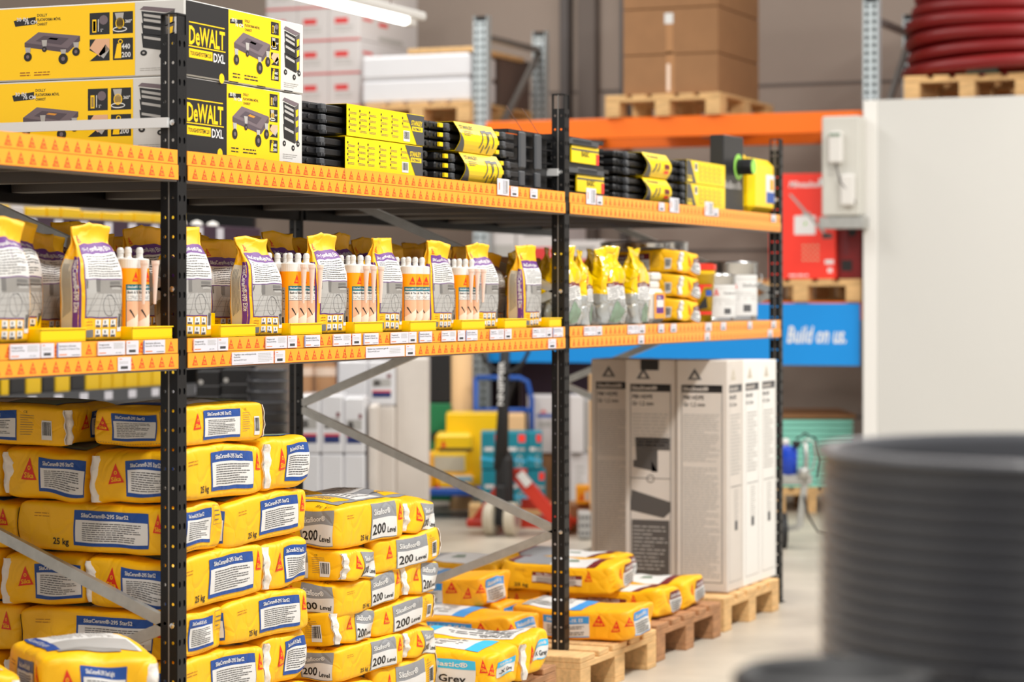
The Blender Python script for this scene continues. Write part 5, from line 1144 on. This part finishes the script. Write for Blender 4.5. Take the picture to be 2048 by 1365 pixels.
carton('dark_pack', .6, .85, 1.2, 'violet_dark', 'dark brown pack of goods under the banner, behind the second post', 'package', (XB+.36, 2.4, 0))
tbox('green_carton', 855, 902, 808, 1003, 16.08, 'green_box', 'tall green carton with black emblem behind the trolley', arts=lambda w, h: Art().circ(w*.4, h*.66, w*.28, 'ink_black', 14, h*.06))
tbox('dark_gap', 853, 903, 700, 806, 16.1, 'plastic_black', 'black filler box for the dark gap above the green carton')  # black box put where only a dark gap shows above the carton
kt = thing('cardboard_tube', 'thick upright kraft cardboard column behind the blue trolley', 'tube', at_(922, 16.15)); MB().lathe([(.072, 0), (.078, .01), (.078, 1.5), (.072, 1.5), (.07, .02)], 'kraft_light', 24).build('tube_wall', kt, True)
def whb(w, h): return Art().rect(w*.35, h*.62, w*.95, h*.68, 'tag_blue').rect(w*.4, h*.45, w*.9, h*.56, 'ink_light').poly([(w*.45, h*.7), (w*.6, h*.76), (w*.75, h*.7)], 'box_print_red')
tbox('white_bucket_box', 1055, 1108, 792, 907, 16.05, 'carton_white', 'white carton with blue line, just left of the second post', arts=whb)
tbox('white_bucket_box', 1058, 1106, 909, 1030, 16.07, 'carton', 'brown carton under the white carton with the blue line')
tbox('white_bucket_box', 1140, 1168, 792, 907, 15.6, 'carton_white', 'white carton seen just right of the second post')
tbox('white_bucket_box', 1169, 1184, 800, 907, 15.7, 'ink_light', 'narrow pale grey carton right of the second post')
tbox('white_bucket_box', 1140, 1178, 909, 1013, 15.65, 'carton_white', 'white carton under the pale one, right of the second post', arts=lambda w, h: Art().lines(w*.3, h*.3, w*.8, h*.8, 5, 'ink_light', .4, 3))
tbox('cardboard_box', 1182, 1206, 748, 900, 14.2, 'kraft_light', 'upper kraft carton left of the tall beige boxes', d=.4); tbox('cardboard_box', 1181, 1206, 901, 1013, 14.2, 'kraft_light', 'middle kraft carton left of the tall beige boxes', d=.4); tbox('cardboard_box', 1183, 1208, 1014, 1078, 14.2, 'kraft_light', 'lowest kraft carton left of the tall beige boxes', d=.4)
tbox('small_carton', 1153, 1181, 973, 1009, 14.5, 'sack_orange', 'small orange carton with red mark right of the second post', d=.15, arts=lambda w, h: Art().poly([(w*.2, h*.2), (w*.5, h*.2), (w*.35, h*.7)], 'sika_red').rect(w*.6, h*.2, w*.9, h*.7, 'label_white'))
tbox('brown_carton', 1140, 1182, 1010, 1070, 14.55, 'carton', 'brown carton under the small orange carton', d=.3)
tbox('patterned_crate', 1157, 1182, 1026, 1078, 14.1, 'photo_light', 'small pale crate with dotted sides on the floor right of the second post', 'crate', d=.2, arts=lambda w, h: [Art().circ(0, 0, .001, 'white')][0] if False else (lambda A: ([A.circ(w*(.2+.3*i), h*(.2+.3*j), w*.1, 'ink_grey', 10, h*.09) for i in range(3) for j in range(3)], A)[1])(Art()))
# film-wrapped white sacks on a pallet behind the first bay
def wr(k):
    def f(w, h):
        a = Art(); a.rect(w*.15, h*.42, w*.85, h*.6, 'photo_light').rect(w*.15, h*.3, w*.85, h*.34, 'box_print_red').rect(w*.15, h*.18, w*.85, h*.3, 'ink_navy').poly([(w*.2, h*.42), (w*.5, h*.46), (w*.4, h*.58), (w*.2, h*.55)], 'photo_dark').rect(w*.7, h*.62, w*.85, h*.7, 'maroon'); return a
    return f
WG = 'film-wrapped white sacks'
for k, (a0, a1, b0, b1, Z, nm_) in enumerate(((596, 640, 790, 908, 13.4, 'upper far left'), (641, 686, 790, 908, 13.42, 'upper second from the left'), (687, 730, 795, 908, 13.44, 'upper third from the left'), (596, 640, 909, 1110, 13.4, 'lower far left'), (641, 686, 909, 1110, 13.42, 'lower second from the left'), (687, 730, 909, 1110, 13.44, 'lower third from the left'),
        (675, 735, 722, 794, 13.9, 'topmost left'), (736, 790, 722, 812, 13.9, 'topmost beside the tall wrapped column'), (736, 753, 812, 1110, 13.5, 'narrow one before the wide column'), (755, 790, 813, 1110, 13.9, 'tall pale one in the middle'), (791, 856, 716, 1110, 13.95, 'tallest, at the right end'))):
    tbox('wrapped_sack', a0, a1, b0, b1, Z, 'film_white' if k < 8 else 'carton_beige', f'white film-wrapped sack stack behind the first bay, {nm_}', 'package', d=.35, arts=(wr(k) if k in (0, 1, 2, 7) else None), c=.01, group=WG)
for k, (a0, a1) in enumerate(((598, 628), (630, 672))):
    x_, y_ = wxy((a0+a1)/2, 14.6); r = (a1-a0)/2/F_PX*14.6
    MB().lathe([(r, 0), (r, zp(726, 14.6)), (r*.8, zp(726, 14.6)), (r*.8, .1)], 'carton', 22).build('paper_roll', smooth=True, loc=(x_, y_, 0)); o = bpy.data.objects['paper_roll' if k == 0 else 'paper_roll.001']; tag(o, f'upright brown paper roll above the wrapped white sacks, {("left", "right")[k]} one', 'roll', 'brown paper rolls')
    MB().lathe([(r+.001, zp(752, 14.6)), (r+.0015, zp(752, 14.6)), (r+.0015, zp(735, 14.6)), (r+.001, zp(735, 14.6))], 'peach_light', 22, closed=True).build('paper_band', o)
# black ribbed tubs and bins beyond the rack
def tub_stack(px, Z, r, ztop, n, m, lab):
    x_, y_ = wxy(px, Z); pit = ztop/n
    for k in range(n):
        z0 = k*pit
        MB().lathe([(r*.93, z0), (r*.99, z0+pit*.75), (r*1.04, z0+pit*.78), (r*1.04, z0+pit*.98), (r*.9, z0+pit*.98), (r*.86, z0)], m, 28, closed=True).build('mortar_tub', smooth=True, loc=(x_, y_, 0))
        o = bpy.data.objects[-1] if False else None
    return x_, y_
def tag_last(prefix, n0, labels, cat, group):
    os_ = [o for o in COL.objects if o.name.split('.')[0] == prefix and not o.get('label')]
    for i, o in enumerate(os_): tag(o, labels(i, len(os_)), cat, group)
tub_stack(535, 11.2, .092, zp(738, 11.2), 22, 'drum_black', '')
tag_last('mortar_tub', 0, lambda i, n: f'black ribbed tub nested in the tall stack behind the rack, {("lowest part" if i < n//2 else "upper part")} of the column', 'tub', 'nested black tubs behind the rack')
for k, (a0, a1, b0) in enumerate(((392, 440, 742), (441, 496, 738), (500, 506, 745))):
    if k < 2: tbox('black_bin', a0, a1, b0, 1250, 11.4, 'plastic_black', ('black plastic bin stack left of the ribbed tubs', 'black plastic bin stack with a bright catch, next to the ribbed tubs')[k], 'bin', d=.2, arts=lambda w, h: Art().rect(0, h*.93, w, h*.935, 'ink_grey').rect(0, h*.88, w, h*.885, 'ink_grey').circ(w*.2, h*.95, .012, 'ink_light', 10))
# shop shelving seen through the first bay
gs = thing('shop_shelving', 'dark shop shelving with tagged rails, seen behind the left half of the rack', 'shelving', (3.4, 3.3, 0))
for z, m, x1, h in ((1.715, 'plastic_grey', 2.95, .085), (.905, 'plastic_grey', 2.35, .06), (.2, 'plastic_grey', 2.6, .08)):
    MB().box(0, 0, z, x1, .5, z+.03, 'steel_dark').build('shelf', gs); MB().box(0, -.03, z-.01, x1, 0, z+h, m if z < 1 else 'violet_dark', .004).build('rail', gs)
    for q in range(9):
        xx = .7+q*.22
        if xx < x1-.1: MB().box(xx, -.034, z+.008, xx+.07, -.031, z+h-.012, 'tag_white').build('price_tag', gs)
MB().box(0, .5, 0, 2.95, .53, 2.1, 'steel_dark').build('back_panel', gs)
for x in (0, 2.92): MB().box(x, .0, 0, x+.03, .5, 2.1, 'post_black').build('side_panel', gs)
r = random.Random(3); x = 3.45; k = 0
while x < 5.6:
    w = r.choice((.1, .13, .16)); m = r.choice(('can_yellow', 'can_yellow', 'carton_white'))
    carton('product_box', w, .2, .09+.02*r.random(), m, f'small product box on the upper shop shelf behind the rack, {"yellow" if m == "can_yellow" else "white"}', 'box', (x, 3.32, 1.746), 0, [('F', Art().rect(w*.2, .02, w*.8, .05, 'ink_black'))], 'product boxes on the upper shop shelf'); x += w+.02; k += 1
x = 3.75
while x < 5.5:
    w = r.choice((.06, .1, .12)); m = r.choice(('can_yellow', 'can_yellow', 'can_yellow', 'dw_black'))
    carton('tool_box', w, .2, .19, m, f'small {"yellow" if m == "can_yellow" else "black"} tool box on the lower shop shelf behind the rack', 'box', (x, 3.32, .936), 0, [('F', Art().rect(w*.15, .12, w*.85, .15, 'ink_black' if m != 'dw_black' else 'label_white'))], 'tool boxes on the lower shop shelf'); x += w+.012
for k in range(5):
    MB().lathe([(.035, 0), (.04, .03), (.03, .075), (.005, .085)], 'tube_white', 14).build('light_speck', smooth=True, loc=(5.4+k*.17, 3.42, 1.747))  # white domes standing in for bright specks of reflected lamp light
tag_last('light_speck', 0, lambda i, n: 'white dome in a row on the dark shop shelf, standing in for lamp reflections', 'light speck', 'white domes for light specks on the shop shelf')
# right side behind the last post
tb_ = [(zp(1013, 15.9)+.0, 'w')]
nb = 12; z0 = .17; pz = (zp(838, 15.9)-z0)/nb
x_, y_ = wxy(1560, 15.9)
for k in range(nb):
    MB().box(0, 0, 0, .48, .8, pz-.009, 'teal_board').build('insulation_board', loc=(x_, y_, z0+k*pz)).rotation_euler = (0, 0, FACE)
tag_last('insulation_board', 0, lambda i, n: 'pale teal insulation board in the pile beside the last post', 'board', 'pile of teal boards')
q = pp.put((x_-.02, y_+.02, 0), FACE, 'pallet under the pile of teal insulation boards'); q.scale = (.6, .7, 1.15)
bt = MB().box(0, 0, 0, .5, .82, .03, 'carton', .004).build('top_board', loc=(x_, y_, z0+nb*pz)); bt.rotation_euler = (0, 0, FACE); tag(bt, 'brown cover board on the pile of teal boards', 'board')
pu = thing('spray_pump', 'wheeled spray pump with blue tank, chrome pipes and black hose', 'pump', at_(1600, 13.6), FACE)
s_ = 13.6/F_PX
MB().lathe([(.05, .42), (.052, .56), (.046, .575)], 'pump_blue', 20, (-.06, .05, 0)).build('tank', pu, True); MB().lathe([(.02, .575), (.022, .61), (.01, .62)], 'tube_white', 14, (-.075, .05, 0)).build('tank_cap', pu, True)
MB().box(-.12, .0, .36, .07, .12, .42, 'galv', .01).bar((.03, .03, .38), (.0, .03, .12), .035, .035, 'galv').bar((.0, .03, .12), (-.14, .05, .1), .03, .03, 'galv').build('frame', pu)
MB().tube([(.03, .0, .38), (.035, .0, .52), (.03, .0, .6)], .013, 'galv', 10).lathe([(.03, .4), (.034, .45), (.02, .46)], 'galv', 12, (.02, .0, 0)).build('pump_head', pu, True)
MB().tube([(.0, .0, .6), (.04, 0, .62), (.08, 0, .6), (.09, 0, .53), (.07, 0, .45), (.04, 0, .42)], .005, 'galv', 6).build('chrome_pipe', pu, True); MB().tube([(-.02, 0, .62), (.03, .02, .65), (.09, .02, .62), (.12, .02, .5), (.1, .02, .4)], .006, 'rubber', 6).tube([(.02, 0, .3), (.05, 0, .18), (.1, 0, .1), (.2, 0, .08)], .006, 'rubber', 6).build('hose', pu, True)
MB().lathe([(.01, .57), (.026, .59), (.02, .61)], 'rubber', 12, (-.02, .0, 0)).build('knob', pu, True)
w = MB().lathe([(.06, -.02), (.1, -.018), (.1, .018), (.06, .02)], 'rubber', 24, (-.09, .05, .1), axis='x').build('wheel', pu); MB().lathe([(.01, -.015), (.06, -.012), (.06, .012), (.01, .015)], 'galv', 16, (-.09, .05, .1), axis='x').build('hub', w)
MB().box(-.3, .1, .0, -.12, .2, .06, 'wood').build('chock', pu)

# ================================================================== nested black tubs in the foreground
TZ = 3.0; TR = .33; tx_, ty_ = wxy(0, 0)
X_ = .1262*TZ+TR*1.015; a_ = X_+.855; b_ = TZ-6.26
fx_, fy_ = SY*a_+CY*b_, -CY*a_+SY*b_
ztop = 1.42-(905-594)*TZ/F_PX; N = 22; pit = .0176
for k in range(N):
    zt = ztop-k*pit; h = .0175 if k < N-1 else .06
    prof = [(TR*.95, zt-h), (TR*.98, zt-h), (TR*.998, zt-h*.2), (TR*.998, zt-h*.1), (TR*.976, zt), (TR*.95, zt)]
    if k == 0: prof = [(TR*.985, zt-h), (TR*.985, zt-.005), (TR*1.01, zt-.005), (TR*1.014, zt+.002), (TR*1.0, zt+.006), (TR*.94, zt+.007), (TR*.925, zt-.01), (TR*.9, zt-.5), (.001, zt-.5)]
    o = MB().lathe(prof, 'drum_black', 96, closed=True).build('builders_tub', smooth=True, loc=(fx_, fy_, 0))
    tag(o, ('topmost black builders tub of the nested stack, open and hollow' if k == 0 else f'black builders tub nested in the foreground stack, {["upper", "middle", "lower"][min(2, k//6)]} third'), 'tub', 'nested builders tubs in the foreground')
    if k in (1, 2, 3, 5, 13, 14, 15):
        for an in ((4.18 if k < 5 else 4.62) if k < 10 else 4.0,):
            MB().box(-.05, -.006, 0, .05, .004, pit*.7, 'rubber', .003).build('grip', o).location = (TR*1.004*math.cos(an-.9), TR*1.004*math.sin(an-.9), zt-h*.9)
            g = o.children[0]; g.rotation_euler = (0, 0, an-.9+math.pi/2)
zb = ztop-N*pit-.04
o = MB().lathe([(TR*.8, .0), (TR*.98, zb), (TR*.96, zb), (TR*.78, .01), (.001, .01)], 'drum_black', 72, closed=True).build('builders_tub', smooth=True, loc=(fx_, fy_, 0)); tag(o, 'black builders tub carrying the whole foreground stack', 'tub', 'nested builders tubs in the foreground')
rw = thing('round_basin', 'wide black basin low beside the foreground tub stack', 'basin', at_(1672, 2.62))
zr = zp(1338, 2.62)
MB().lathe([(.08, 0), (.098, zr-.04), (.11, zr-.03), (.112, zr-.008), (.1, zr), (.085, zr-.004), (.08, zr-.03), (.001, zr-.03)], 'rubber', 60, closed=True).build('basin_wall', rw, True)
